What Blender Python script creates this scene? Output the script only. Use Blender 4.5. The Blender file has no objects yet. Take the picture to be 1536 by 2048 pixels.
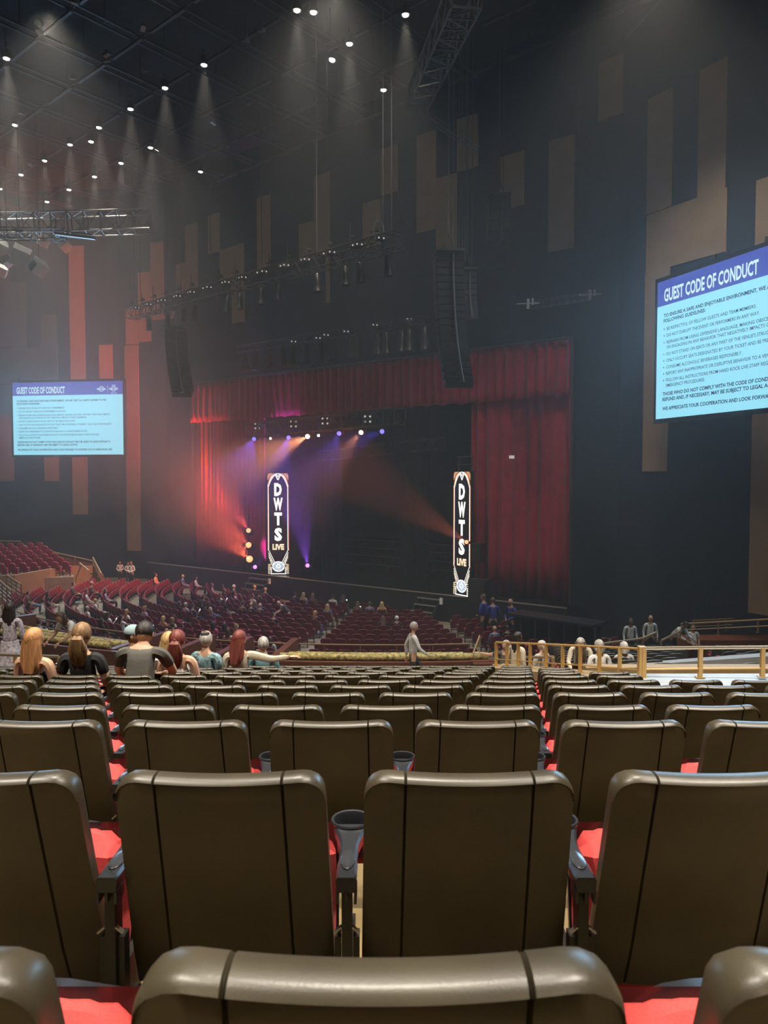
import bpy, math, random
from mathutils import Vector, Matrix
random.seed(7)
PI = math.pi
sc = bpy.context.scene
COL = sc.collection
# ------------------------------------------------------------------ camera, world, exposure
EYE = 7.4            # eye height above the orchestra floor (z = 0)
FPX = 1500.0
HOR = 960.0
TH = math.atan((1024 - HOR) / FPX)
cam_d = bpy.data.cameras.new('camera'); cam = bpy.data.objects.new('camera', cam_d); COL.objects.link(cam)
cam.location = (0, 0, EYE); cam.rotation_euler = (PI / 2 - TH, 0, 0)
cam_d.sensor_fit = 'VERTICAL'; cam_d.sensor_height = 36; cam_d.lens = 36 * FPX / 2048
cam_d.clip_start = 0.05; cam_d.clip_end = 300
cam_d.dof.use_dof = True; cam_d.dof.focus_distance = 8.0; cam_d.dof.aperture_fstop = 11
sc.camera = cam
w = bpy.data.worlds.new('world'); sc.world = w; w.use_nodes = True
w.node_tree.nodes['Background'].inputs[0].default_value = (0.5, 0.45, 0.4, 1)
w.node_tree.nodes['Background'].inputs[1].default_value = 0.0
sc.view_settings.view_transform = 'Standard'; sc.view_settings.look = 'None'
sc.view_settings.gamma = 1; sc.view_settings.use_curve_mapping = False
sc.view_settings.exposure = 0.0
try:
    sc.cycles.use_denoising = True
    sc.cycles.volume_bounces = 0
    sc.cycles.max_bounces = 4
    sc.cycles.use_adaptive_sampling = True; sc.cycles.adaptive_threshold = 0.03; sc.cycles.adaptive_min_samples = 20
    sc.cycles.diffuse_bounces = 2
    sc.cycles.glossy_bounces = 2
    sc.cycles.sample_clamp_indirect = 4
    sc.cycles.sample_clamp_direct = 0
    sc.cycles.caustics_reflective = False
    sc.cycles.caustics_refractive = False
except Exception:
    pass

def ray(u, v):
    a = (1024 - v) / FPX
    return Vector(((u - 768) / FPX, math.cos(TH) + a * math.sin(TH), -math.sin(TH) + a * math.cos(TH)))
def PY(u, v, y):                      # point on the pixel's ray at distance y in front
    d = ray(u, v); return Vector((0, 0, EYE)) + d * (y / d.y)
def PH(u, v, z):                      # point on the pixel's ray at height z
    d = ray(u, v); return Vector((0, 0, EYE)) + d * ((z - EYE) / d.z)
def XU(u, y): return (u - 768) / FPX * y

def lamp(name, kind, loc, power, color, target=None, size=0.05, angle=60, blend=0.4, label=None, shape=None):
    d = bpy.data.lights.new(name, kind); d.energy = power; d.color = color
    if kind == 'SPOT':
        d.spot_size = math.radians(angle); d.spot_blend = blend; d.shadow_soft_size = size
    elif kind == 'AREA':
        d.shape = 'RECTANGLE'; d.size, d.size_y = shape
    else:
        d.shadow_soft_size = size
    o = bpy.data.objects.new(name, d); COL.objects.link(o); o.location = loc
    if target is not None:
        o.rotation_euler = (Vector(target) - Vector(loc)).to_track_quat('-Z', 'Y').to_euler()
    return o

WARM = (1.0, 0.84, 0.60)
HALL = (1.0, 0.90, 0.76)
COOL = (1.0, 0.93, 0.82)
K_HOUSE = 1.0
HZ = 0.0032
# house lights over the near seating (the same ceiling rows, behind and above the camera)
for x, y in ((-7, 2), (7, 2), (-5, 10), (6, 9), (0, 5)):
    lamp('house_light', 'SPOT', (x, y, 21.0), 9500 * K_HOUSE, HALL, (x, y + .5, 5), 0.5, 80, 0.7)
# unseen fill lamps, added behind and above the camera to light the nearest rows
for x, y in ((-1.6, -1.7), (1.5, -1.7)):
    lamp('row_fill_light', 'SPOT', (x, y, 9.7), 85 * K_HOUSE, WARM, (x * .8, 4, 5.6), 0.35, 130, 0.6)
    lamp('row_fill_light', 'SPOT', (x, .5, 11.2), 330 * K_HOUSE, HALL, (x, .8, 5.6), 0.35, 60, 0.8)  # added overhead to brighten the tops of the seat backs
for x, y in ((-16, 17), (0, 15), (14, 17), (-13, 30), (-2, 28), (9, 26), (-22, 42)):
    lamp('house_light', 'SPOT', (x, y, 25.5), (3900 if y < 40 else 2200) * K_HOUSE, HALL, (x, y + 1, 0), 0.5, 100, 0.7)

# ------------------------------------------------------------------ materials
def mat(name, col, rough=0.6, metal=0.0, var=0.0, vscale=4.0, bump=0.0, bscale=60.0, emit=None, es=0.0, spec=0.5, sheen=0.0, stretch=None):
    m = bpy.data.materials.new(name); m.use_nodes = True
    nt = m.node_tree; b = nt.nodes['Principled BSDF']
    b.inputs['Base Color'].default_value = (*col, 1)
    b.inputs['Roughness'].default_value = rough
    b.inputs['Metallic'].default_value = metal
    b.inputs['Specular IOR Level'].default_value = spec
    if sheen: b.inputs['Sheen Weight'].default_value = sheen
    tc = None
    if var or bump:
        tc = nt.nodes.new('ShaderNodeTexCoord')
        src = tc.outputs['Object']
        if stretch:
            mp = nt.nodes.new('ShaderNodeMapping'); mp.inputs['Scale'].default_value = stretch
            nt.links.new(src, mp.inputs[0]); src = mp.outputs[0]
    if var:
        n = nt.nodes.new('ShaderNodeTexNoise'); n.inputs['Scale'].default_value = vscale; n.inputs['Detail'].default_value = 5
        nt.links.new(src, n.inputs['Vector'])
        r = nt.nodes.new('ShaderNodeValToRGB')
        r.color_ramp.elements[0].position = 0.3; r.color_ramp.elements[1].position = 0.7
        r.color_ramp.elements[0].color = (*[c * (1 - var) for c in col], 1)
        r.color_ramp.elements[1].color = (*[min(1, c * (1 + var)) for c in col], 1)
        nt.links.new(n.outputs[0], r.inputs[0]); nt.links.new(r.outputs[0], b.inputs['Base Color'])
    if bump:
        n2 = nt.nodes.new('ShaderNodeTexNoise'); n2.inputs['Scale'].default_value = bscale; n2.inputs['Detail'].default_value = 3
        nt.links.new(src, n2.inputs['Vector'])
        bp = nt.nodes.new('ShaderNodeBump'); bp.inputs['Strength'].default_value = bump; bp.inputs['Distance'].default_value = 0.01
        nt.links.new(n2.outputs[0], bp.inputs['Height']); nt.links.new(bp.outputs[0], b.inputs['Normal'])
    if emit:
        b.inputs['Emission Color'].default_value = (*emit, 1); b.inputs['Emission Strength'].default_value = es
    return m
M = {}
def glow(name, col, s):
    M[name] = mat(name, (0.02, 0.02, 0.02), 0.5, emit=col, es=s); return M[name]
M['shell'] = mat('seat_shell_vinyl', (0.045, 0.037, 0.022), 0.36, var=0.28, vscale=5, bump=0.035, bscale=300, spec=0.5)
M['arm'] = mat('arm_plastic', (0.018, 0.020, 0.024), 0.32, var=0.15, bump=0.05, bscale=400)
M['pad'] = mat('arm_pad', (0.030, 0.033, 0.038), 0.22)
M['metal_dk'] = mat('black_steel', (0.02, 0.019, 0.017), 0.4, 0.3, var=0.2)
M['zinc'] = mat('zinc_bracket', (0.35, 0.33, 0.29), 0.35, 0.8)
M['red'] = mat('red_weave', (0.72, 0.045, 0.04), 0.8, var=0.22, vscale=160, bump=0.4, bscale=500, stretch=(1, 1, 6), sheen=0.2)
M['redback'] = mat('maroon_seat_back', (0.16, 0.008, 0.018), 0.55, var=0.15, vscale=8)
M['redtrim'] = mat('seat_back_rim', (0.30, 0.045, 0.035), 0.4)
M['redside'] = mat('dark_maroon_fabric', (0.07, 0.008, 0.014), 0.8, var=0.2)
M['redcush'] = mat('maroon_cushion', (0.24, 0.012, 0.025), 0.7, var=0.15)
M['pinkseat'] = mat('upper_tier_red', (0.36, 0.03, 0.07), 0.6, var=0.15)
M['floor'] = mat('ochre_floor', (0.15, 0.105, 0.04), 0.7, var=0.25, vscale=3, bump=0.2)
M['floor2'] = mat('taupe_aisle_carpet', (0.20, 0.165, 0.12), 0.8, var=0.2, vscale=2)
M['conc'] = mat('pale_concrete', (0.30, 0.31, 0.31), 0.45, var=0.12, vscale=3)
M['wall'] = mat('navy_black_wall', (0.014, 0.025, 0.040), 0.75, var=0.12, vscale=0.7, bump=0.15, bscale=8)
M['panel'] = mat('tan_wall_panel', (0.30, 0.215, 0.125), 0.6, var=0.07, vscale=1.2)
M['ceil'] = mat('black_ceiling', (0.022, 0.022, 0.023), 0.8, var=0.2)
M['pipe'] = mat('grey_pipe', (0.075, 0.075, 0.075), 0.5, 0.4)
M['truss'] = mat('dark_truss', (0.05, 0.048, 0.046), 0.4, 0.5)
M['alu'] = mat('aluminium_truss', (0.30, 0.29, 0.27), 0.35, 0.8)
M['blk'] = mat('matt_black', (0.012, 0.012, 0.013), 0.5, var=0.2)
M['drape'] = mat('black_drape', (0.005, 0.004, 0.005), 0.9)
M['curt'] = mat('crimson_velvet', (0.36, 0.012, 0.028), 0.85, var=0.15, vscale=2, sheen=0.25)
M['stagefl'] = mat('glossy_black_stage', (0.015, 0.014, 0.015), 0.18, var=0.2)
M['edge'] = mat('stage_edge_trim', (0.42, 0.38, 0.32), 0.4, 0.3)
M['brass'] = mat('brass_rail', (0.62, 0.40, 0.16), 0.35, 0.65)
M['can'] = mat('black_lamp_can', (0.012, 0.011, 0.012), 0.45)
M['rail'] = mat('bronze_rail', (0.42, 0.28, 0.15), 0.4, 0.5)
M['cap'] = mat('brushed_rail_top', (0.62, 0.55, 0.44), 0.25, 0.9)
M['wood'] = mat('red_brown_wood', (0.17, 0.055, 0.025), 0.45, var=0.3, vscale=3, stretch=(1, 1, 8))
M['tan'] = mat('tan_fascia', (0.25, 0.175, 0.085), 0.6, var=0.1)
M['gold'] = mat('gold_fleck_velvet', (0.55, 0.42, 0.14), 0.6, var=0.75, vscale=9, bump=0.5, bscale=15)
M['white'] = mat('white_block', (0.85, 0.84, 0.82), 0.6, var=0.05)
M['frame'] = mat('screen_frame', (0.015, 0.018, 0.02), 0.5)

# ------------------------------------------------------------------ mesh helpers
class MB:
    def __init__(s): s.v = []; s.f = []
    def add(s, vs, fs):
        o = len(s.v); s.v += [tuple(x) for x in vs]; s.f += [tuple(i + o for i in f) for f in fs]; return s
    def box(s, c, d, R=None):
        x, y, z = d[0] / 2, d[1] / 2, d[2] / 2
        vs = [Vector(p) for p in ((-x, -y, -z), (x, -y, -z), (x, y, -z), (-x, y, -z), (-x, -y, z), (x, -y, z), (x, y, z), (-x, y, z))]
        if R is not None: vs = [R @ p for p in vs]
        c = Vector(c)
        return s.add([p + c for p in vs], [(0, 3, 2, 1), (4, 5, 6, 7), (0, 1, 5, 4), (1, 2, 6, 5), (2, 3, 7, 6), (3, 0, 4, 7)])
    def bar(s, a, b, wd, ht=None, up=(0, 0, 1)):
        a, b = Vector(a), Vector(b); ht = ht or wd; d = b - a
        if d.length < 1e-6: return s
        z = d.normalized(); u = Vector(up)
        if abs(z.dot(u)) > 0.98: u = Vector((0, 1, 0))
        x = z.cross(u).normalized(); y = x.cross(z)
        R = Matrix((x, y, z)).transposed()
        return s.box((a + b) / 2, (wd, ht, d.length), R)
    def tube(s, pts, r, n=8, caps=True, closed=False):
        pts = [Vector(p) for p in pts]; k = len(pts); rs = r if isinstance(r, (list, tuple)) else [r] * k
        rings = []; prev = None
        for i, p in enumerate(pts):
            a = pts[i - 1] if (i > 0 or closed) else p; b = pts[(i + 1) % k] if (i < k - 1 or closed) else p
            t = (b - a).normalized()
            if prev is None:
                u = Vector((0, 0, 1)) if abs(t.z) < 0.9 else Vector((1, 0, 0))
                x = t.cross(u).normalized()
            else:
                x = (prev - t * prev.dot(t)).normalized()
            prev = x; y = t.cross(x)
            rings.append([p + (x * math.cos(2 * PI * j / n) + y * math.sin(2 * PI * j / n)) * rs[i] for j in range(n)])
        vs = [q for rr in rings for q in rr]; fs = []
        m = k if closed else k - 1
        for i in range(m):
            for j in range(n):
                a0 = i * n + j; a1 = i * n + (j + 1) % n; b0 = ((i + 1) % k) * n + j; b1 = ((i + 1) % k) * n + (j + 1) % n
                fs.append((a0, a1, b1, b0))
        if caps and not closed:
            fs.append(tuple(range(n))[::-1]); fs.append(tuple((k - 1) * n + j for j in range(n)))
        return s.add(vs, fs)
    def lathe(s, prof, n=16, c=(0, 0, 0), sx=1, sy=1, R=None):
        vs = []; c = Vector(c)
        for r, z in prof:
            for j in range(n):
                p = Vector((r * sx * math.cos(2 * PI * j / n), r * sy * math.sin(2 * PI * j / n), z))
                if R is not None: p = R @ p
                vs.append(p + c)
        fs = []
        for i in range(len(prof) - 1):
            for j in range(n):
                fs.append((i * n + j, i * n + (j + 1) % n, (i + 1) * n + (j + 1) % n, (i + 1) * n + j))
        fs.append(tuple(range(n))[::-1]); fs.append(tuple((len(prof) - 1) * n + j for j in range(n)))
        return s.add(vs, fs)
    def ell(s, c, r, n=12, m=8, fn=None):
        c = Vector(c); vs = []
        for i in range(m + 1):
            a = PI * i / m
            for j in range(n):
                b = 2 * PI * j / n
                p = Vector((math.sin(a) * math.cos(b), math.sin(a) * math.sin(b), math.cos(a)))
                if fn: p = fn(p)
                vs.append(Vector((p.x * r[0], p.y * r[1], p.z * r[2])) + c)
        fs = [(i * n + j, (i + 1) * n + j, (i + 1) * n + (j + 1) % n, i * n + (j + 1) % n) for i in range(m) for j in range(n)]
        return s.add(vs, fs)
    def grid(s, fn, nu, nv):
        vs = [fn(i / nu, j / nv) for j in range(nv + 1) for i in range(nu + 1)]
        return s.add(vs, [(j * (nu + 1) + i, j * (nu + 1) + i + 1, (j + 1) * (nu + 1) + i + 1, (j + 1) * (nu + 1) + i) for j in range(nv) for i in range(nu)])
    def prism(s, poly, z0, z1):
        n = len(poly); vs = [(x, y, z0) for x, y in poly] + [(x, y, z1) for x, y in poly]
        fs = [tuple(range(n))[::-1], tuple(range(n, 2 * n))] + [(i, (i + 1) % n, n + (i + 1) % n, n + i) for i in range(n)]
        return s.add(vs, fs)
    def mesh(s, name, smooth=False):
        me = bpy.data.meshes.new(name); me.from_pydata(s.v, [], s.f); me.update()
        if smooth:
            me.polygons.foreach_set('use_smooth', [True] * len(me.polygons))
            try: me.set_sharp_from_angle(angle=math.radians(42))
            except Exception: pass
        return me
def obj(name, mb, m, parent=None, smooth=False):
    me = mb.mesh(name, smooth) if isinstance(mb, MB) else mb
    o = bpy.data.objects.new(name, me); COL.objects.link(o)
    if m is not None:
        if len(me.materials) == 0: me.materials.append(m)
        elif me.materials[0] is not m:
            o.material_slots[0].link = 'OBJECT'; o.material_slots[0].material = m
    if parent is not None: o.parent = parent
    return o
def tag(o, label, cat, group=None, kind=None):
    o['label'] = label; o['category'] = cat
    if group: o['group'] = group
    if kind: o['kind'] = kind
    return o
def thing(name, label, cat, loc=(0, 0, 0), rz=0, group=None):
    o = bpy.data.objects.new(name, None); COL.objects.link(o); o.empty_display_size = 0.1
    o.location = loc; o.rotation_euler = (0, 0, rz)
    return tag(o, label, cat, group)
def struct(name, mb, m, smooth=False):
    o = obj(name, mb, m, None, smooth); o['kind'] = 'structure'; return o
def tree(o, out=None):
    return [(c, tree(c)) for c in KIDS.get(o.name, [])]
def dup(root, loc, rz, label, group=None, skip=()):
    r = root.copy(); COL.objects.link(r); r.location = loc; r.rotation_euler = (0, 0, rz); r['label'] = label
    if group: r['group'] = group
    def rec(src, dst):
        for ch in PROTO[src.name]:
            if ch.name.split('.')[0] in skip: continue
            c = ch.copy(); COL.objects.link(c); c.parent = dst
            if ch.name in PROTO: rec(ch, c)
    rec(root, r)
    return r
PROTO = {}
def register(root):
    ch = list(root.children); PROTO[root.name] = ch
    for c in ch: register(c)
ORD = ['zeroth', 'first', 'second', 'third', 'fourth', 'fifth', 'sixth', 'seventh', 'eighth', 'ninth', 'tenth', 'eleventh', 'twelfth', 'thirteenth',
       'fourteenth', 'fifteenth', 'sixteenth', 'seventeenth', 'eighteenth', 'nineteenth', 'twentieth']
def nth(k):
    if k < 21: return ORD[k]
    t = {2: 'twenty', 3: 'thirty', 4: 'forty', 5: 'fifty', 6: 'sixty', 7: 'seventy', 8: 'eighty'}
    tt = {2: 'twentieth', 3: 'thirtieth', 4: 'fortieth', 5: 'fiftieth', 6: 'sixtieth', 7: 'seventieth', 8: 'eightieth'}
    return tt[k // 10] if k % 10 == 0 else t[k // 10] + '-' + ORD[k % 10]
TEXTC = {}
def text_mesh(s, bold=0.0):
    k = (s, bold)
    if k in TEXTC: return TEXTC[k]
    cu = bpy.data.curves.new('t', 'FONT'); cu.body = s; cu.size = 1; cu.offset = bold; cu.resolution_u = 2
    o = bpy.data.objects.new('t', cu); COL.objects.link(o)
    bpy.context.view_layer.update()
    dg = bpy.context.evaluated_depsgraph_get()
    me = o.evaluated_get(dg).to_mesh()
    vs = [v.co.copy() for v in me.vertices]; fs = [tuple(p.vertices) for p in me.polygons]
    o.evaluated_get(dg).to_mesh_clear()
    bpy.data.objects.remove(o); bpy.data.curves.remove(cu)
    x0 = min(v.x for v in vs); x1 = max(v.x for v in vs)
    TEXTC[k] = (vs, fs, x0, x1); return TEXTC[k]
def put_text(mb, s, x0, x1, zbase, cap, y, bold=0.0, center=False):
    """flat text in the local XZ plane (facing -Y); stretched to x0..x1, cap height cap"""
    vs, fs, a, b = text_mesh(s, bold)
    sx = (x1 - x0) / (b - a); sz = cap / 0.70
    mb.add([(x0 + (v.x - a) * sx, y, zbase + v.y * sz) for v in vs], fs)
# ------------------------------------------------------------------ hall geometry
# stage frame: a runs to the right along the stage front, b runs back from it
SA = Vector((8.5, 34.9, 0)); SD = Vector((0.795, -0.606, 0)); SN = Vector((0.606, 0.795, 0))
def ST(a, b, z=0.0): return SA + SD * a + SN * b + Vector((0, 0, z))
def a_of(u, b):                       # stage coordinate a seen at pixel column u, at depth b
    q = (u - 768) / FPX; p = SA + SN * b
    return (q * p.y - p.x) / (SD.x - q * SD.y)
STZ = 1.4
SR = math.atan2(SD.y, SD.x)           # rotation whose local +x runs along the stage
WB = 1.5
CEIL = 29.0
aR, aL = a_of(1145, WB), a_of(335, WB)
W0 = ST(aR, WB)
R1d = Vector((0.707, -0.707, 0)); W1 = W0 + R1d * 2.4
R2d = Vector((0.545, -0.839, 0)); W2 = W1 + R2d * 36
WL0 = ST(aL, WB); L1d = Vector((-0.951, 0.309, 0)); WL1 = WL0 + L1d * 4.0
L2d = Vector((-0.9976, 0.07, 0)); WL2 = WL1 + L2d * 22
WALLS = {'R1': (W0, R1d), 'R2': (W1, R2d), 'S': (W0, -SD), 'L1': (WL0, L1d), 'L2': (WL1, L2d)}
def wall_t(w, u, v=960):
    p, d = WALLS[w]; q = (u - 768) / FPX / ray(u, v).y
    return (q * p.y - p.x) / (d.x - q * d.y)
def on_wall(w, u, v, off=0.0, vm=None):
    p, d = WALLS[w]; t = wall_t(w, u, v if vm is None else vm); g = p + d * t
    z = PY(u, v, g.y).z
    n = Vector((-d.y, d.x, 0))
    if n.dot(-g) < 0: n = -n
    return g + n * off + Vector((0, 0, z))
def wall_mb(mb, a, b, z0, z1, th=0.4):
    d = (b - a).normalized(); n = Vector((-d.y, d.x, 0))
    if n.dot(-a) > 0: n = -n
    mb.prism([(a.x, a.y), (b.x, b.y), (b.x + n.x * th, b.y + n.y * th), (a.x + n.x * th, a.y + n.y * th)], z0, z1)
m = MB(); wall_mb(m, W0, W1, -0.2, CEIL); wall_mb(m, W1, W2, -0.2, CEIL)
wall_right = struct('wall_right', m, M['wall'])
m = MB(); wall_mb(m, WL0, WL1, -0.2, CEIL); wall_mb(m, WL1, WL2, -0.2, CEIL)
wall_left = struct('wall_left', m, M['wall'])
VT, VBOT = 14.15, 11.45               # valance top and bottom heights
aO = a_of(384, WB)
m = MB(); wall_mb(m, ST(aR, WB), ST(aO, WB), VT, CEIL); wall_mb(m, ST(aO, WB), WL0, -0.2, CEIL)
wall_stage = struct('wall_stage', m, M['wall'])
# the room closes behind and beside the camera
m = MB(); wall_mb(m, Vector((W2.x, W2.y, 0)), Vector((34, -14, 0)), 0, CEIL)
m.box((0, -14.2, CEIL / 2), (84, 0.4, CEIL)); m.box((-42, 22, CEIL / 2), (0.4, 74, CEIL))
struct('wall_rear', m, M['wall'])
PANELS = [  # wall, u0, u1, top-left v, top-right v, bottom v (measured at u0)
 ('R1', 1199, 1247, 127, 243), ('R2', 1296, 1346, 200, 429.5), ('R2', 1398, 1454, 142, 408), ('R2', 1294, 1454, 431.5, 547),
 ('R2', 1289, 1338.5, 547, 943), ('R2', 1512, 1575, 362, 560), ('R2', 1503, 1560, 700, 1225),
 ('S', 1098, 1149, 283, 505), ('S', 1002, 1049, 315, 421), ('S', 915, 957, 240, 345), ('S', 834, 873, 273, 467), ('S', 873, 915, 358, 512),
 ('S', 762, 797, 299, 393), ('S', 726, 762, 408, 497), ('S', 629, 661, 354, 509), ('S', 652.5, 661, 510, 607), ('S', 599, 629, 450, 520),
 ('S', 515, 542, 397, 540), ('S', 417, 440, 432, 509), ('S', 440, 464, 501, 571), ('S', 464, 490, 493, 648), ('S', 372, 396, 452, 578),
 ('S', 351, 372, 531, 590), ('L1', 302, 328, 486, 640), ('L1', 277, 302, 546, 684), ('L1', 252, 277, 616, 690), ('L1', 252.5, 280, 692, 1101),
 ('S', 330, 352, 624, 640), ('L2', 199, 226, 690, 770), ('L2', 142, 172, 492, 1029), ('L2', 84, 115, 630, 696), ('L2', -30, 116, 697, 769),
 ('L2', -30, 27, 770, 962), ('L2', 88, 117, 770, 962), ('L2', 22, 54, 565, 696), ('L2', -30, 22, 540, 696)]
for w_, u0, u1, vt, vb in PANELS:
    base, d = WALLS[w_]
    vm = (vt + vb) / 2
    p0 = on_wall(w_, u0, vt, 0, vm); zt = p0.z; zb = on_wall(w_, u0, vb, 0, vm).z
    p1 = on_wall(w_, u1, vt, 0, vm)
    par = wall_right if w_[0] == 'R' else wall_left if w_[0] == 'L' else wall_stage
    n = Vector((-d.y, d.x, 0))
    if n.dot(-p0) < 0: n = -n
    o0 = n * 0.002; o1 = n * 0.06
    m = MB(); m.prism([((p0 + o0).x, (p0 + o0).y), ((p1 + o0).x, (p1 + o0).y), ((p1 + o1).x, (p1 + o1).y), ((p0 + o1).x, (p0 + o1).y)], zb, zt)
    obj('wall_panel', m, M['panel'], par)
# ceiling and its grid of catwalks and beams
m = MB(); m.box((0, 20, CEIL + 0.2), (90, 75, 0.4)); ceiling = struct('ceiling', m, M['ceil'])
D1 = Vector((-0.76, 0.65, 0)); D2 = Vector((0.65, 0.76, 0)); GZ = 27.5
def cut_wall(p, d, t0, t1):
    """clip a horizontal line to the room so that nothing pierces the walls"""
    ts = [t0 + (t1 - t0) * i / 160 for i in range(161)]; ok = []
    for t in ts:
        q = p + d * t
        if (q - SA).dot(SN) < WB - 0.6 and (q - W1).dot(Vector((R2d.y, -R2d.x, 0))) > 0.5 and (q - WL1).dot(Vector((L2d.y, -L2d.x, 0))) * 1 < -0.5 and q.y > -12 and q.x > -40: ok.append(t)
    return (min(ok), max(ok)) if ok else None
for i in range(13):
    s_ = 21.6 + 3.25 * i; p = D1 * s_
    c = cut_wall(p, D2, -60, 60)
    if not c or c[1] - c[0] < 3: continue
    cw = thing('catwalk', 'dark steel catwalk under the black ceiling, %s one counting from above the camera' % nth(i + 1), 'catwalk', p + Vector((0, 0, GZ)), math.atan2(D2.y, D2.x), 'ceiling catwalks')
    m = MB()
    for o_ in (-0.25, 0.25): m.bar((c[0], o_, 0), (c[1], o_, 0), 0.09)
    obj('side_pipe', m, M['pipe'], cw)
    m = MB(); k = c[0] + 0.5
    while k < c[1]: m.bar((k, -0.25, 0.02), (k, 0.25, 0.02), 0.04); m.bar((k, 0, 0), (k, 0, CEIL - GZ), 0.03); k += 3.0
    obj('hanger', m, M['pipe'], cw)['kind'] = 'stuff'
nb = 0
for i in range(-10, 22):
    s_ = 3.05 * i + 1.0; p = D2 * s_
    c = cut_wall(p, D1, -50, 70)
    if not c or c[1] - c[0] < 4: continue
    nb += 1
    m = MB(); k = c[0]
    while k < c[1] - 1:
        m.bar((k + 0.35, 0, 0), (min(k + 2.9, c[1]), 0, 0), 0.14, 0.07); k += 3.25
    m.bar((c[0], 0, 0.1), (c[1], 0, 0.1), 0.04)
    o = obj('ceiling_beam', m, M['pipe']); o.location = p + Vector((0, 0, GZ - 0.2)); o.rotation_euler = (0, 0, math.atan2(D1.y, D1.x))
    tag(o, 'thin grey lighting bar crossing the catwalks, %s one from the hall rear' % nth(nb), 'beam', 'ceiling lighting bars')

# ------------------------------------------------------------------ floors
m = MB(); m.box((-8, 36, -0.1), (70, 60, 0.2)); struct('floor', m, M['floor2'])
ROWZ = [0, .655, 1.61, 2.77, 3.73, 4.67, 5.61, 6.55, 7.50, 8.44, 9.38, 10.32, 11.27]     # distance of each near row
DROP = [0, .452, .648, .908, 1.140, 1.345, 1.556, 1.768, 1.975, 2.185, 2.40, 2.61, 2.82]
TOP = 0.90
FZ = [0] + [EYE - d - TOP for d in DROP[1:]]
tn = 0
ft = bpy.data.objects.new('floor_terrace', None); COL.objects.link(ft); ft['kind'] = 'structure'
for k in range(1, 13):
    y0 = ROWZ[k] - 0.12 if k > 1 else -3.0
    y1 = ROWZ[k + 1] - 0.12 if k < 12 else 12.4
    m = MB(); m.box((0, (y0 + y1) / 2, (FZ[k] + 0.0) / 2), (36, y1 - y0, FZ[k]))
    o = obj('tread', m, M['floor'], ft)
# parapet in front of the near block, then the usher walkway
m = MB(); m.box((-8.2, 12.5, 2.0), (19.6, 0.2, 4.0)); parap = tag(obj('parapet', m, M['wood']), 'low reddish wood parapet below the front rail of the near black seats', 'wall')
m = MB(); m.box((-6, 17.4, 0.94), (26, 9.4, 1.88)); struct('floor_walkway', m, M['floor2'])
# ------------------------------------------------------------------ stage
sg = thing('stage', 'long black stage with a pale lit front edge below the crimson curtains', 'stage')
aSL, aSR = a_of(345, 0) - 3.0, a_of(1136, 0)
def quadprism(mb, a0, a1, b0, b1, z0, z1):
    ps = [ST(a0, b0), ST(a1, b0), ST(a1, b1), ST(a0, b1)]
    mb.prism([(p.x, p.y) for p in ps], z0, z1)
m = MB(); quadprism(m, aSL, aSR, 0, 16, 0, STZ); obj('stage_deck', m, M['stagefl'], sg)
m = MB(); quadprism(m, aSL, aSR, -0.04, 0.05, STZ - 0.02, STZ + 0.03); obj('edge_trim', m, M['edge'], sg)
m = MB(); quadprism(m, aSL, aSR, -0.02, 0.0, 0, STZ - 0.03); obj('front_fascia', m, M['blk'], sg)
# wide black steps at the back of the stage
m0 = thing('stage_riser', 'wide dark tiered risers at the rear of the stage', 'riser')
for i in range(4):
    m = MB(); quadprism(m, a_of(640, 6) - 1, a_of(930, 6) + 3, 6 + i * 1.1, 12, STZ + 0.42 * i, STZ + 0.42 * (i + 1)); s_ = obj('step', m, M['stagefl'], m0)
    m = MB(); quadprism(m, a_of(640, 6) - 1, a_of(930, 6) + 3, 5.97 + i * 1.1, 6.02 + i * 1.1, STZ + 0.42 * (i + 1) - 0.03, STZ + 0.42 * (i + 1) + 0.01); obj('nosing', m, M['pipe'], s_)
# stage house: black walls and drapes
m = MB()
for (a0, b0, a1, b1) in ((aO - 1.5, 15.5, aR + 2, 15.5), (aO - 1.5, WB + 0.5, aO - 1.5, 15.5), (aR + 2, WB + 0.5, aR + 2, 15.5)):
    p, q = ST(a0, b0), ST(a1, b1); d = (q - p).normalized() * 0.1; n = Vector((-d.y, d.x, 0))
    m.prism([(p.x, p.y), (q.x, q.y), (q.x + n.x, q.y + n.y), (p.x + n.x, p.y + n.y)], 0, 20)
struct('wall_stage_house', m, M['drape'])
m = MB(); quadprism(m, aO - 1.5, aR + 2, WB + 0.5, 15.5, 19.6, 19.8); struct('ceiling_stage_house', m, M['drape'])
def pleats(mb, a0, a1, b, z0, z1, amp, wl, seed=0, wob=0.0, nv=6):
    rnd = random.Random(seed); n = int((a1 - a0) / wl * 8); ph = [0]
    for i in range(n): ph.append(ph[-1] + 2 * PI / 8 * rnd.uniform(0.65, 1.4))
    am = [amp * rnd.uniform(0.6, 1.3) for _ in range(n + 1)]
    def fn(u, v):
        i = min(n, int(round(u * n))); a = a0 + (a1 - a0) * u
        f = 0.55 + 0.45 * (1 - v)
        bb = b + am[i] * math.sin(ph[i]) * f + 0.35 * amp * math.sin(ph[i] * 0.27 + v * 1.5)
        z = z0 + (z1 - z0) * v + (wob * math.sin(ph[i] * 0.5) if v == 0 else 0)
        return ST(a, bb, z)
    mb.grid(fn, n, nv)
def curtain(name, label, a0, a1, b, z0, z1, amp, wl, seed, wob=0.02):
    m = MB(); pleats(m, a0, a1, b, z0, z1, amp, wl, seed, wob)
    o = obj(name, m, M['curt'], None, True); md = o.modifiers.new('s', 'SOLIDIFY'); md.thickness = 0.03
    return tag(o, label, 'curtain')
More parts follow.
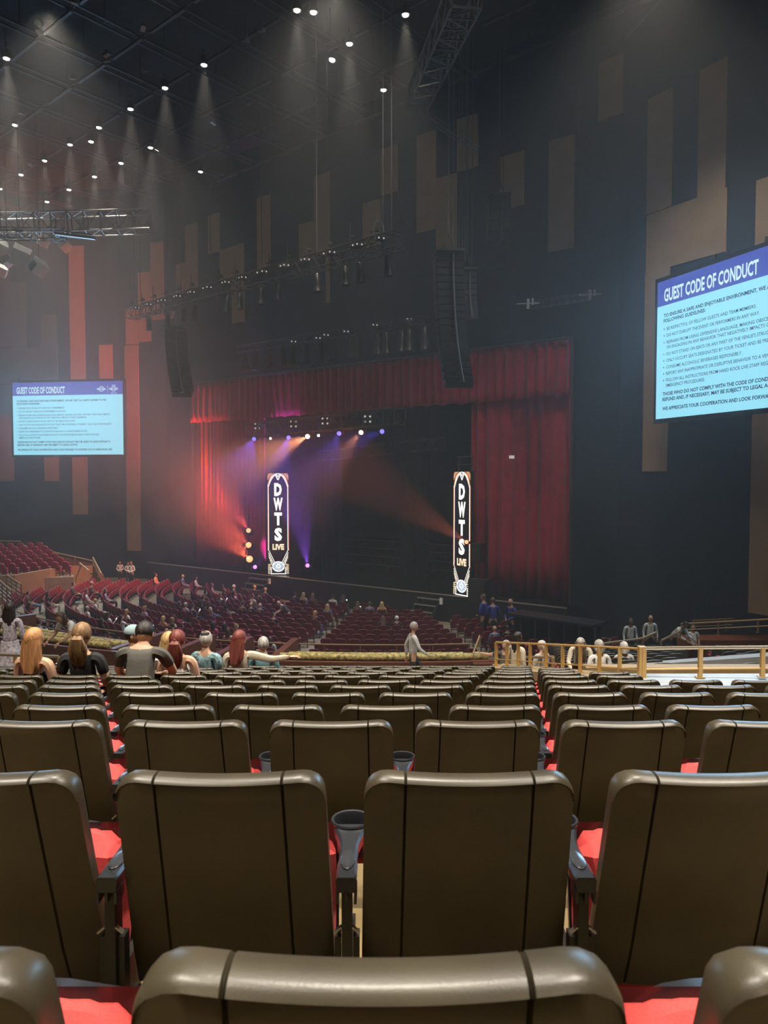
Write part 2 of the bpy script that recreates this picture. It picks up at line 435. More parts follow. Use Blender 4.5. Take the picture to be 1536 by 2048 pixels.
curtain('stage_valance', 'pleated crimson valance hanging across the top of the stage opening', aO + 0.1, aR - 0.1, WB - 0.15, VBOT, VT, 0.13, 0.55, 1, 0.05)
curtain('stage_curtain', 'tall crimson curtain hanging at the right side of the stage opening', a_of(943, WB + 0.35), aR - 0.05, WB + 0.25, STZ - 0.35 + 0.4, VT - 0.3, 0.17, 0.75, 2)
curtain('stage_curtain', 'tall crimson curtain lit red at the left side of the stage opening', aO + 0.1, a_of(535, WB + 0.35), WB + 0.25, STZ + 0.03, VT - 0.3, 0.12, 0.45, 3)
m = MB()
for k_, (u0, u1, b_) in enumerate(((640, 690, 5.0), (800, 860, 5.5), (600, 640, 9.0))):
    m = MB(); pleats(m, a_of(u0, b_), a_of(u1, b_), b_, STZ + 0.02, 13.0, 0.12, 0.8, 20 + k_)
    o = obj('drape_leg', m, M['drape'], None, True); o.modifiers.new('s', 'SOLIDIFY').thickness = 0.03
    tag(o, ['narrow black drape hanging just inside the lit sign column at stage left', 'narrow black drape at mid stage behind the right sign column', 'black drape hanging deepest on the stage'][k_], 'curtain', 'black stage drapes')
# black proscenium frame edging
pf = thing('proscenium_frame', 'thin dark metal frame around the stage opening', 'frame')
m = MB(); m.bar(ST(aO, WB - 0.3, VT + 0.05), ST(aR, WB - 0.3, VT + 0.05), 0.12); obj('top_bar', m, M['pipe'], pf)
m = MB(); m.bar(ST(aR + 0.03, WB - 0.3, STZ), ST(aR + 0.03, WB - 0.3, VT + 0.05), 0.10); obj('side_bar', m, M['pipe'], pf)
# small stairs up to the stage
def steps(u0, u1, label, b1=0.0):
    t = thing('stage_steps', label, 'stairs', group='steps up to the stage')
    a0, a1 = a_of(u0, -1), a_of(u1, -1)
    for i in range(4):
        m = MB(); quadprism(m, a0, a1, -1.35 + i * 0.32, -1.05 + i * 0.32, 0.30 * i + 0.26, 0.30 * i + 0.31); s_ = obj('tread', m, M['blk'], t)
        m = MB(); quadprism(m, a0, a1, -1.37 + i * 0.32, -1.35 + i * 0.32, 0.30 * i + 0.25, 0.30 * i + 0.31); obj('nosing', m, M['edge'], s_)
    for a in (a0 + 0.03, a1 - 0.03):
        m = MB(); m.bar(ST(a, -1.35, 0.02), ST(a, -0.1, 1.2), 0.05, 0.2); obj('stringer', m, M['blk'], t)
    m = MB(); quadprism(m, a1 + 0.02, a1 + 0.16, -0.40, -0.3, 0.95, 1.28); obj('white_marker', m, M['white'], t)
steps(822, 866, 'small black stairs with white edged treads left of the blue jackets')
steps(482, 520, 'small black stairs to the stage below the orange lamps')

# ------------------------------------------------------------------ lit sign columns
WT = glow('led_white', (1.0, 0.95, 0.90), 1.5); ORG = glow('led_orange', (1.0, 0.30, 0.08), 1.2); CRM = glow('led_cream', (1.0, 0.80, 0.52), 1.1)
LBL = glow('led_pale_blue', (0.55, 0.68, 0.85), 1.3); LBK = mat('led_black_face', (0.01, 0.01, 0.012), 0.4)
def arc_strip(mb, pts, w_, y):
    for i in range(len(pts) - 1):
        (x0, z0), (x1, z1) = pts[i], pts[i + 1]; dx, dz = x1 - x0, z1 - z0; L = math.hypot(dx, dz) or 1
        nx, nz = -dz / L * w_ / 2, dx / L * w_ / 2
        mb.add([(x0 + nx, y, z0 + nz), (x1 + nx, y, z1 + nz), (x1 - nx, y, z1 - nz), (x0 - nx, y, z0 - nz)], [(0, 3, 2, 1)])
def sign_column(loc, dirv, label):
    Wd, H = 1.36, 6.42
    t = thing('sign_column', label, 'sign', loc, math.atan2(dirv[1], dirv[0]), 'lit sign columns')
    m = MB(); m.box((0, 0.12, H / 2), (Wd, 0.22, H)); obj('led_panel', m, LBK, t)
    m = MB(); m.box((0, 0.42, 0.05), (1.2, 0.7, 0.1)); obj('base_plate', m, M['blk'], t)
    m = MB(); m.bar((-0.5, 0.2, H), (-0.5, 0.2, H + 0.75), 0.05); m.bar((0.5, 0.2, H), (0.5, 0.2, H + 0.75), 0.05)
    m.bar((-0.62, 0.2, H + 0.35), (0.62, 0.2, H + 0.35), 0.05); m.bar((-0.62, 0.2, H + 0.75), (0.62, 0.2, H + 0.75), 0.05); obj('hanging_bracket', m, M['pipe'], t)
    y = -0.004
    m = MB()
    for s in (-1, 1):
        m.box((s * 0.605, y, 3.62), (0.038, 0.01, 4.0))
    obj('edge_line', m, WT, t)
    m = MB()
    for s in (-1, 1): m.box((s * 0.655, y, 3.58), (0.022, 0.008, 4.15))
    obj('outer_line', m, ORG, t)
    zs = [5.05, 4.13, 3.20, 2.22]
    for ch, z in zip('DWTS', zs):
        m = MB(); hw = 0.24 if ch != 'W' else 0.29
        put_text(m, ch, -hw, hw, z - 0.02, 0.72, y - 0.002, 0.055); obj('letter', m, WT, t)
    m = MB(); put_text(m, 'LIVE', -0.37, 0.37, 1.60, 0.33, y - 0.002, 0.06); obj('lettering', m, CRM, t)
    # swagged curtain emblem at the top
    for s in (-1, 1):
        for i, (mm_, wd) in enumerate(((WT, 0.07), (ORG, 0.06), (WT, 0.07), (ORG, 0.05))):
            m = MB(); pts = []
            for k in range(9):
                q = k / 8; x = s * (0.10 + 0.07 * i + q * (0.52 - 0.07 * i)); z = 6.34 - 0.60 * q ** 2.2 - 0.02 * i - 0.10 * q * (3 - i) * 0.6
                pts.append((max(-0.66, min(0.66, x)), z))
            arc_strip(m, pts, wd, y - 0.001 * i); obj('swag', m, mm_, t)
        for k_, (xs_, ze) in enumerate(((.26, 5.98), (.40, 6.10), (.52, 6.22))):
            m = MB(); arc_strip(m, [(s * (xs_ + (0.655 - xs_) * q / 6), 6.39 - (6.39 - ze) * (q / 6) ** 1.8) for q in range(7)], 0.035, y - .004); obj('corner_accent', m, (ORG, CRM, ORG)[k_], t)
    m = MB(); arc_strip(m, [(-0.2, 6.38), (0, 5.98), (0.2, 6.38)], 0.06, y - 0.004); arc_strip(m, [(-0.1, 6.38), (0, 6.16), (0.1, 6.38), (-0.1, 6.38)], 0.04, y - 0.004); obj('chevron', m, WT, t)
    # fans rising from a faceted ball at the foot
    for s in (-1, 1):
        m = MB(); m2 = MB()
        for i in range(3):
            pts = [(s * (0.655 - 0.03 * i - (0.46 - 0.10 * i) * (q / 8) ** 1.0), 1.66 - 0.26 * i - (0.95 - 0.16 * i) * q / 8) for q in range(9)]
            arc_strip(m, pts, 0.035, y - 0.002)
        for i in range(9):
            z = 1.34 - i * 0.12; x = 0.58 - 0.035 * i if i < 5 else 0.5
            m2.box((s * x, y - 0.003, z * 0.9), (0.14 if i % 2 else 0.09, 0.006, 0.045))
            m2.box((s * 0.60, y - 0.003, 0.08 + i * 0.07), (0.10, 0.006, 0.04))
            m.box((s * 0.46, y - 0.003, 0.06 + i * 0.05), (0.09, 0.006, 0.025))
        obj('fan_line', m, WT, t); obj('fan_dash', m2, CRM, t)
    m = MB(); arc_strip(m, [(0.36 * math.cos(a), 0.52 + 0.30 * math.sin(a)) for a in [2 * PI * i / 20 for i in range(21)]], 0.07, y - 0.004); obj('ball_ring', m, WT, t)
    m = MB()
    for i in range(-3, 4):
        for j in range(-2, 3):
            if (i / 3.4) ** 2 + (j / 2.7) ** 2 < 1: m.box((i * 0.085, y - 0.003, 0.52 + j * 0.10), (0.07, 0.006, 0.085))
    obj('ball_facet', m, LBL, t)
    m = MB(); arc_strip(m, [(-0.14, 0.52), (0, 0.70), (0.14, 0.52), (0, 0.40), (-0.14, 0.52)], 0.06, y - 0.008); m.box((0, y - 0.004, 0.06), (1.0, 0.006, 0.05)); obj('ball_star', m, WT, t)
    return t
pL = PY(557, 1150, 47.2); pR = PY(923, 1192, 38.4)
sign_column((pL.x, pL.y, STZ + 0.02), (1, 0.0), 'tall lit column sign reading DWTS LIVE beside the orange lamps')
sign_column((pR.x, pR.y, STZ + 0.02), (0.56, -0.83), 'tall lit column sign reading DWTS LIVE against the right crimson curtain')

# ------------------------------------------------------------------ video screens
TXT = [(0.255, .037, .853, 1, 'TO ENSURE A SAFE AND ENJOYABLE ENVIRONMENT, WE ASK THAT ALL GUESTS ADHERE TO THE'), (.293, .037, .25, 1, 'FOLLOWING GUIDELINES:'),
 (.352, .055, .476, 0, 'BE RESPECTFUL OF FELLOW GUESTS AND TEAM MEMBERS.'), (.400, .055, .49, 0, 'DO NOT DISRUPT THE EVENT OR PERFORMERS IN ANY WAY.'),
 (.450, .055, .887, 0, 'REFRAIN FROM USING OFFENSIVE LANGUAGE, MAKING OBSCENE GESTURES, FIGHTING, THROWING OBJECTS,'), (.487, .055, .676, 0, "OR ENGAGING IN ANY BEHAVIOR THAT NEGATIVELY IMPACTS OTHERS' EXPERIENCE."),
 (.535, .055, .57, 0, "DO NOT STAND ON SEATS OR ANY PART OF THE VENUE'S STRUCTURE."), (.582, .055, .90, 0, 'ONLY OCCUPY SEATS DESIGNATED BY YOUR TICKET AND BE PREPARED TO PRESENT YOUR TICKET UPON REQUEST.'),
 (.630, .055, .42, 0, 'CONSUME ALCOHOLIC BEVERAGES RESPONSIBLY.'), (.676, .055, .68, 0, 'REPORT ANY INAPPROPRIATE OR DISRUPTIVE BEHAVIOR TO A VENUE REPRESENTATIVE.'),
 (.724, .055, .784, 0, 'FOLLOW ALL INSTRUCTIONS FROM HARD ROCK LIVE STAFF REGARDING VENUE OPERATIONS AND'), (.763, .055, .254, 0, 'EMERGENCY PROCEDURES.'),
 (.823, .037, .887, 1, 'THOSE WHO DO NOT COMPLY WITH THE CODE OF CONDUCT MAY BE ASKED TO LEAVE WITHOUT A'), (.863, .037, .59, 1, 'REFUND AND, IF NECESSARY, MAY BE SUBJECT TO LEGAL ACTION.'),
 (.930, .037, .90, 1, 'WE APPRECIATE YOUR COOPERATION AND LOOK FORWARD TO HOSTING YOU AT HARD ROCK LIVE!')]
SCR = glow('screen_cyan', (0.31, 0.76, 0.93), 1.0); HDR = glow('screen_indigo', (0.055, 0.085, 0.42), 1.0)
SW = glow('screen_title', (0.62, 0.86, 0.93), 1.0); SN_ = glow('screen_text', (0.012, 0.035, 0.16), 0.6)
def screen(loc, rz, Wd, H, label, tilt=0.0):
    t = thing('video_screen', label, 'screen', loc, rz, 'video screens')
    t.rotation_euler = (tilt, 0, rz)
    m = MB(); m.box((Wd / 2, 0.10, H / 2), (Wd + 0.34, 0.16, H + 0.34)); obj('bezel', m, M['frame'], t)
    m = MB(); m.box((Wd / 2, 0.65, H / 2 - 0.25), (Wd * 0.93, 0.9, H * 0.92)); obj('housing', m, M['frame'], t)
    m = MB(); m.box((Wd / 2, 0.0, H * 0.41), (Wd, 0.03, H * 0.82)); obj('picture', m, SCR, t)
    m = MB(); m.box((Wd / 2, 0.0, H * 0.91), (Wd, 0.03, H * 0.18)); hd = obj('header', m, HDR, t)
    for k in range(5):
        m = MB(); m.bar((Wd * (0.06 + 0.22 * k), 0.1, H + 0.15), (Wd * (0.06 + 0.22 * k), 0.1, H + 0.36), 0.07); obj('hanging_lug', m, M['pipe'], t)
    y = -0.022
    m = MB(); put_text(m, 'GUEST CODE OF CONDUCT', Wd * .037, Wd * .482, H * .848, H * .088, y, 0.03); obj('title', m, SW, t)
    cap = H * 0.0225; m = MB(); mb = MB()
    for f, x0, x1, b, s in TXT:
        put_text(mb if b else m, s, Wd * x0, Wd * x1, H * (1 - f) - cap / 2, cap * (1.08 if b else 1), y, 0.028 if b else 0.008)
        if not b and s[0:3] not in ('OR ', 'EME'): m.lathe([(H * .005, 0), (H * .005, 0.004)], 8, (Wd * .041, y, H * (1 - f)), R=Matrix.Rotation(PI / 2, 3, 'X'))
    obj('lettering', m, SN_, t)['kind'] = 'stuff'; obj('lettering', mb, SN_, t)['kind'] = 'stuff'
    # two round emblems in the header corner
    for cx, ex in ((0.813, 0), (0.922, 1)):
        m = MB(); R_ = H * .037; c = (Wd * cx, H * .895)
        for k in range(28):
            a0, a1 = 2 * PI * k / 28, 2 * PI * (k + 1) / 28
            m.add([(c[0] + R_ * math.cos(a0), y, c[1] + R_ * math.sin(a0)), (c[0] + R_ * math.cos(a1), y, c[1] + R_ * math.sin(a1)),
                   (c[0] + R_ * .8 * math.cos(a1), y, c[1] + R_ * .8 * math.sin(a1)), (c[0] + R_ * .8 * math.cos(a0), y, c[1] + R_ * .8 * math.sin(a0))], [(0, 1, 2, 3)])
        put_text(m, 'Hard Rock', c[0] - Wd * .04, c[0] + Wd * .04, c[1] - H * .014, H * .03, y - 0.004, 0.03)
        if ex:
            put_text(m, 'LIVE', c[0] - Wd * .016, c[0] + Wd * .016, c[1] + H * .040, H * .014, y, 0.03)
            put_text(m, 'HOLLYWOOD', c[0] - Wd * .026, c[0] + Wd * .026, c[1] - H * .064, H * .012, y, 0.02)
        obj('emblem', m, SW, hd)['kind'] = 'stuff'
    # the light the lit picture throws into the hall
    R = Matrix.Rotation(rz, 3, 'Z'); c = Vector(loc) + R @ Vector((Wd / 2, -.08, H * .45)); lamp('screen_light', 'AREA', c, 2300, (0.35, 0.66, 1.0), c + R @ Vector((0, -5, -.5)), shape=(Wd * .95, H * .85))
    m = MB(); m.box((Wd * .868, y, H * .895), (Wd * .0025, .004, H * .1)); obj('divider', m, SW, hd)
    return t
# left screen: frame corners measured at 27..247 / 762..911
yL = 54.0; bl = PY(28, 910, yL); br = PY(247, 909, yL - 1.2)
HL = PY(28, 766, yL).z - bl.z
screen(bl, math.atan2(br.y - bl.y, br.x - bl.x), (Vector((br.x, br.y)) - Vector((bl.x, bl.y))).length, HL, 'large lit video screen hung left of the stage, whole code of conduct visible')
yR = 30.1; b0 = PY(1312, 838.5, yR); dR = Vector((0.379, -0.925, 0))
HR = PY(1312, 566, yR).z - b0.z
screen(b0, math.atan2(dR.y, dR.x), HR * 1.84, HR, 'large lit video screen hung on the right wall, cut off by the picture edge')

# ------------------------------------------------------------------ near black seats
HT = TOP
def back_curve(z):                    # forward offset of the recline at height z
    return (HT - z) * 0.30
def shell_mesh(wt, wb, z0, z1, th, off, r, seams=(), nu=26, dip=0.008, bow=0.02):
    xs = sorted(set([round(i / nu * 2 - 1, 4) for i in range(nu + 1)] + [q for s in seams for q in (s - .014, s - .006, s, s + .006, s + .014)] + [-.985, .985, -.96, .96]))
    def col(x):
        ax = abs(x); ring = []
        def hw(z): return (wt + (wb - wt) * (z1 - z) / (z1 - z0)) / 2
        X = ax * hw(z1); cr = 0.0
        if X > hw(z1) - r: d = X - (hw(z1) - r); cr = r - math.sqrt(max(0, r * r - d * d))
        ztop = z1 - cr - dip * (1 - ax ** 2)
        e = 1.0 if ax < 0.90 else math.sqrt(max(0.02, 1 - ((ax - 0.90) / 0.10) ** 2))
        groove = 0.0
        for s in seams:
            dd = abs(x - s)
            if dd < 0.003: groove = 0.001
            elif dd < 0.010: groove = 0.0042
        tt = th * (0.35 + 0.65 * e)
        f0 = off + bow * (ax ** 2) * 1.0                       # outer sides wrap forward
        prof = []
        for v in (0, .2, .4, .6, .8, .93): prof.append((f0 + groove + (0 if v else 0.01), z0 + (ztop - 0.02 - z0) * v))
        for a in (0, 20, 45, 70, 90, 115, 140, 165, 180):       # rounded roll over the top
            q = math.radians(a); rr = tt / 2
            prof.append((f0 + rr - rr * math.cos(q) + groove * (1 if a < 90 else 0) - (0.010 if 10 < a < 80 else 0), ztop - 0.018 + 0.018 * math.sin(q) - groove))
        for v in (.93, .7, .4, .15, 0): prof.append((f0 + tt, z0 + (ztop - 0.02 - z0) * v))
        return [(math.copysign(min(ax, 1) * hw(z), x) if x else 0.0, y + back_curve(z), z) for y, z in prof]
    mb = MB(); cols = [col(x) for x in xs]; n = len(cols[0])
    vs = [p for c in cols for p in c]
    fs = []
    for i in range(len(cols) - 1):
        for j in range(n):
            fs.append((i * n + j, i * n + (j + 1) % n, (i + 1) * n + (j + 1) % n, (i + 1) * n + j)[::-1])
    fs.append(tuple(range(n))); fs.append(tuple((len(cols) - 1) * n + j for j in range(n))[::-1])
    return mb.add(vs, fs)
def cushion_mb(wd, dp, th, n=10, k=8):
    """a puffy pad lying flat: x across, y 0..dp forward, z thickness; nose rounded"""
    mb = MB()
    def top(u, v):
        x = (u - .5) * wd; y = v * dp
        e = min(1, (1 - abs(2 * u - 1)) * 7) ** .5 * min(1, (1 - v) * 8 + .02) ** .5 * min(1, v * 10 + .2) ** .5
        c = 0.0
        if v > .82: q = (v - .82) / .18; x *= 1 - .10 * q * q; y -= .05 * abs(2 * u - 1) ** 4 * q
        return (x, y, th * (.25 + .75 * e) + 0.012 * math.sin(PI * u))
    mb.grid(top, n, k)
    mb.grid(lambda u, v: (top(1 - u, v)[0], v * dp, 0), n, k)
    N = (n + 1) * (k + 1); t = []
    for i in range(n): t.append((i, i + 1, N + n - i - 1, N + n - i)); b = k * (n + 1); t.append((b + i + 1, b + i, N + b + n - i, N + b + n - i - 1))
    for j in range(k):
        a, b = j * (n + 1), (j + 1) * (n + 1); t.append((b, a, N + a + n, N + b + n)); t.append((a + n, b + n, N + b, N + a))
    mb.f += t
    return mb
SEATW = 0.555
def xform(mb, R, T):
    mb.v = [tuple(R @ Vector(p) + Vector(T)) for p in mb.v]; return mb
def build_cush(parent, open_):
    Rx = Matrix.Rotation(0 if open_ else math.radians(80), 3, 'X'); T = (0, .265, .40) if open_ else (0, .36, .195)
    c = cushion_mb(.47, .40, .085); 
    o = obj('seat_cushion', xform(c, Rx, T), M['red'], parent, True)
    m = cushion_mb(.485, .415, .05); m.v = [(x, y, -z + .012) for x, y, z in m.v]; m.f = [f[::-1] for f in m.f]
    obj('seat_underside', xform(m, Rx, T), M['arm'], o, True)
    return o
def make_seat(open_=False):
    t = thing('theatre_chair', 'x', 'chair', group='black backed seats')
    obj('backrest', shell_mesh(.466, .492, .30, HT, .062, 0, .055, (-.61, .60)), M['shell'], t, True)
    obj('back_cushion', shell_mesh(.42, .45, .36, HT - .055, .035, .052, .05, (), 10), M['redside'], t, True)
    build_cush(t, open_)
    # arm on the right-hand side with a cup holder at its far end
    X = SEATW / 2
    m = MB(); n = 13; prof = []
    for i in range(n):
        y = .085 + i / (n - 1) * .27
        wq = .0245 if y < .16 else .0225 if y < .24 else .0225 + .026 * ((y - .24) / .115) ** 1.5
        prof.append((y, wq))
    zt = HT - .270
    vs = []
    for y, q in prof: vs += [(X - q, y, zt - .006), (X - q + .006, y, zt), (X + q - .006, y, zt), (X + q, y, zt - .006), (X + q * .9, y, zt - .036), (X - q * .9, y, zt - .036)]
    fs = []
    for i in range(n - 1):
        for j in range(6): fs.append((i * 6 + j, i * 6 + (j + 1) % 6, (i + 1) * 6 + (j + 1) % 6, (i + 1) * 6 + j)[::-1])
    fs += [(0, 1, 2, 3, 4, 5), tuple((n - 1) * 6 + j for j in range(6))[::-1]]
    m.add(vs, fs)
    for s in (-1, 1): m.box((X + s * .021, .11, zt - .048), (.006, .05, .03))
    m.box((X, .10, zt - .045), (.005, .03, .03))
    ar = obj('armrest', m, M['arm'], t, False)
    m = MB(); m.lathe([(.0175, 0), (.0175, .003), (.015, .0045)], 18, (X, .165, zt - .0005), 1, 2.6); obj('arm_pad', m, M['pad'], ar, True)
    m = MB(); m.lathe([(.034, -.085), (.037, -.085), (.043, -.02), (.053, -.004), (.056, .003), (.054, .007), (.048, .006), (.044, -.005), (.036, -.075), (.001, -.076)], 24, (X, .375, zt)); obj('cup_holder', m, M['arm'], ar, True)
    m = MB(); m.lathe([(.0362, 0), (.0362, .002), (.030, .0022)], 20, (X, .375, zt - .055)); obj('cup_liner', m, M['pad'], ar, True)
    m = MB(); m.box((X, .13, (zt - .036) / 2), (.024, .05, zt - .036)); m.box((X, .27, .30), (.02, .26, .12)); m.box((X, .2, .012), (.06, .30, .024)); st = obj('standard', m, M['metal_dk'], t)
    m = MB()
    for s in (-1, 1): m.box((X + s * .022, .135, .34), (.014, .035, .26)); m.box((X + s * .03, .15, .25), (.03, .10, .10))
    obj('hinge_plate', m, M['metal_dk'], t)
    for s in (-1, 1):
        m = MB(); m.bar((X + s * .013, .11, .50), (X + s * .030, .11, .485), .012, .004); obj('bracket', m, M['zinc'], t)
        m = MB(); m.lathe([(.007, 0), (.007, .004)], 8, (X + s * .034, .108, .29), R=Matrix.Rotation(PI / 2, 3, 'X')); obj('bolt', m, M['zinc'], t)
    register(t); return t
seatA = make_seat(False); seatB = make_seat(True)
seat_used = [False, False]
OFF = [0, -.005, .190, .355, .012, .20, .375, .555, .18, .36, .54, .17, .35]
VMAX = {8: 1275, 9: 1218, 10: 1168, 11: 1115, 12: 1062}
near_people = {}      # (row, index) -> occupied, filled from the list of people below
NP = [  # u, row : seats taken in the near block
 (55, 8), (162, 8), (300, 8), (372, 9), (232, 10), (332, 10), (405, 11), (452, 11), (487, 12)]
def near_slot(u, row):
    y = ROWZ[row]; x = XU(u, y); i = round((x - OFF[row]) / SEATW); return row, i, OFF[row] + i * SEATW
for u, r in NP:
    k = near_slot(u, r)
    while (k[0], k[1]) in near_people: k = (r, k[1] + 1, OFF[r] + (k[1] + 1) * SEATW)
    near_people[(k[0], k[1])] = u
rowname = {1: 'nearest row', 2: 'second row'}
for k in range(1, 13):
    y = ROWZ[k]; lo = math.ceil((XU(-190 if k == 1 else -70, y) - OFF[k] - .25) / SEATW); hi = math.floor((XU(VMAX.get(k, 1640), y) - OFF[k] + .1) / SEATW)
    if k == 1: lo, hi = -1, 1
    for n_, i in enumerate(range(lo, hi + 1)):
        occ = (k, i) in near_people; pr = seatB if occ else seatA
        lab = 'black backed seat, %s row away from the nearest edge, %s from left' % (nth(k), nth(n_ + 1))
        if k == 1: lab = ['dark seat back cut off at the bottom left corner, nearest row', 'large dark seat back filling the bottom centre, nearest row', 'dark seat back cut off at the bottom right corner, nearest row'][n_]
        loc = (OFF[k] + i * SEATW, y, FZ[k])
        if occ: lab = 'occupied ' + lab
        if not seat_used[occ]:
            seat_used[occ] = True; pr.location = loc; pr['label'] = lab
        else:
            dup(pr, loc, 0, lab, 'black backed seats', ('cup_liner', 'bracket', 'bolt') if k > 4 else ())
# ------------------------------------------------------------------ lower right block of black seats
def make_small(name, back, cush, rim=None, group=None, cat='chair', open_=False):
    t = thing(name, 'x', cat, group=group)
    m = shell_mesh(.46, .46, .38, .90, .05, 0, .10, (), 8, dip=-0.03, bow=.03)
    b = obj('backrest', m, back, t, True)
    if rim:
        m = MB(); pts = []
        for i in range(11):
            x = -.225 + .45 * i / 10; e = abs(x) / .23; z = .90 + .03 * (1 - e * e) - (.10 - math.sqrt(max(0, .01 - max(0, abs(x) - .13) ** 2)) if abs(x) > .13 else 0)
            pts.append((x, back_curve(z) + .02 + .03 * e * e, z - .018))
        m.tube(pts, .014, 5); obj('back_rim', m, rim, t, True)
    c = cushion_mb(.45, .42, .09, 4, 4)
    if not open_: xform(c, Matrix.Rotation(math.radians(78), 3, 'X'), (0, .34, .22))
    else: xform(c, Matrix.Rotation(0, 3, 'X'), (0, .26, .40))
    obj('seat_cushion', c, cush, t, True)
    m = MB()
    for s in (-1, 1): m.box((s * .255, .16, .29), (.03, .06, .58)); m.box((s * .255, .22, .60), (.045, .28, .03))
    m.box((0, .16, .20), (.51, .04, .05)); obj('arm_frame', m, M['arm'], t)
    register(t); return t
bs = make_small('theatre_chair', M['shell'], M['redcush'], group='black seats beyond the brass rail'); used_bs = False
m = MB(); slope = []
RR = []
for j in range(11):
    y = 14.2 + j * 1.08
    z = EYE - (3.52 + j * 0.205) - TOP
    x0 = .225 * y - (0.5 if j > 2 else 0); x1 = .60 * y
    if j in (3, 6): x0 += 0
    RR.append((y, z))
ft2 = bpy.data.objects.new('floor_lower_block', None); COL.objects.link(ft2); ft2['kind'] = 'structure'
for j, (y, z) in enumerate(RR):
    m = MB(); x0, x1 = .19 * y + .4, .60 * y + 2
    m.box(((x0 + x1) / 2, y + .40, z / 2), (x1 - x0, 1.08, z)); obj('tread', m, M['conc'], ft2)
    x = x0 + .6; n_ = 0
    ais = (.40 * y, .40 * y + 1.1)
    while x < .56 * y:
        if not (ais[0] < x < ais[1]):
            n_ += 1; lab = 'small black seat beyond the brass rail, %s row down, %s from its left end' % (nth(j + 1), nth(n_))
            if not used_bs: used_bs = True; bs.location = (x, y, z); bs['label'] = lab
            else: dup(bs, (x, y, z), 0.06 * (j % 2), lab)
        x += SEATW
# ledge and cross aisle under the corner of the brass rail, lit blue by the screen
m = MB(); m.box((9.0, 9.6, (EYE - 2.80) / 2), (11.2, 2.3, EYE - 2.80)); struct('floor_cross_aisle', m, M['conc'])
m = MB(); m.box((9.0, 12.6, (EYE - 3.15) / 2), (11.2, 0.25, EYE - 3.15)); tag(obj('parapet', m, M['tan']), 'low tan parapet beyond the corner of the brass rail', 'wall')
# ------------------------------------------------------------------ rails
def rail(name, pts, label, h=0.45, step=1.0, r=0.03, postw=0.07, mids=(0.45,), mt=None, mtop=None, group=None, postd=None, endpost=True):
    pts = [Vector(p) for p in pts]; t = thing(name, label, 'railing', pts[0], 0, group)
    o = pts[0]; mt = mt or M['rail']; L = [p - o for p in pts]
    m = MB(); m.tube([p + Vector((0, 0, h)) for p in L], r, 8); obj('handrail', m, mtop or mt, t, True)
    for q in mids:
        m = MB(); m.tube([p + Vector((0, 0, h * q)) for p in L], r * .6, 6); obj('lower_rail', m, mt, t, True)
    for i in range(len(L) - 1):
        d = L[i + 1] - L[i]; n = max(1, round(d.length / step))
        for k in range(n + (1 if (i == len(L) - 2 and endpost) else 0)):
            p = L[i] + d * (k / n); m = MB(); m.box(p + Vector((0, 0, h / 2 - .005)), (postw, postd or postw, h - .01)); m.box(p + Vector((0, 0, .008)), (postw * 2.2, postw * 1.6, .016)); obj('post', m, mt, t)
    return t
# corner rail: along the sloping front edge and then to the right
c0 = PY(1282, 1356, 10.6)
cl = [PY(1282, 1356, 10.6), PY(1160, 1345.5, 11.5), PY(1060, 1337, 12.4), PY(992, 1331, 13.3)]
rail('brass_railing', [cl[3], cl[2], cl[1], cl[0]], 'brass railing of flat posts running down from its corner post to the usher walkway', .42, .34, .018, .055, (0.28,), M['brass'], M['brass'], None, .03)
cr = [PY(1287, 1356, 10.55), PY(1400, 1355, 10.5), PY(1650, 1354, 10.4)]
rail('brass_railing', cr, 'brass railing with bright flat top running right from the corner post', .425, .80, .025, .055, (.30,), M['brass'], M['cap'])
m = MB(); m.box((0, 0, .23), (.10, .10, .46)); m.box((0, 0, .01), (.22, .16, .02)); o = obj('corner_post', m, M['brass']); o.location = c0 + Vector((0, -.02, 0)); tag(o, 'thick brass corner post where the two brass railings meet', 'post')
m = MB(); q_ = [PY(1208, 1330, 15.3), PY(1208, 1335, 14.7), PY(1600, 1308, 15.4), PY(1600, 1300, 16.4)]
m.add([(p.x, p.y, p.z) for p in q_] + [(p.x, p.y, 0) for p in q_], [(0, 1, 2, 3), (4, 7, 6, 5), (0, 4, 5, 1), (1, 5, 6, 2), (2, 6, 7, 3), (3, 7, 4, 0)]); struct('floor_ramp', m, M['conc'])
# ledge beneath the sloping rail
t = MB()
for i in range(3):
    a, b = cl[i], cl[i + 1]
    t.add([(a.x - .1, a.y - .15, a.z), (a.x + .15, a.y + .15, a.z), (b.x + .15, b.y + .15, b.z), (b.x - .1, b.y - .15, b.z),
           (a.x - .1, a.y - .15, 0), (a.x + .15, a.y + .15, 0), (b.x + .15, b.y + .15, 0), (b.x - .1, b.y - .15, 0)],
          [(0, 1, 2, 3), (4, 7, 6, 5), (0, 4, 5, 1), (1, 5, 6, 2), (2, 6, 7, 3), (3, 7, 4, 0)])
o = obj('parapet', t, M['tan']); tag(o, 'sloping tan parapet carrying the flat brass posts beside the front rows', 'wall')
# rail on the near parapet
m_p = [(XU(-40, 12.5), 12.5, 4.0), (2.3, 12.5, 4.0)]
rail('walkway_railing', [(x, y, z - 0.0) for x, y, z in m_p], 'slim bronze handrail on the parapet in front of the last near seats', .13, 1.9, .022, .03, (), M['rail'], M['rail'], None, .03)
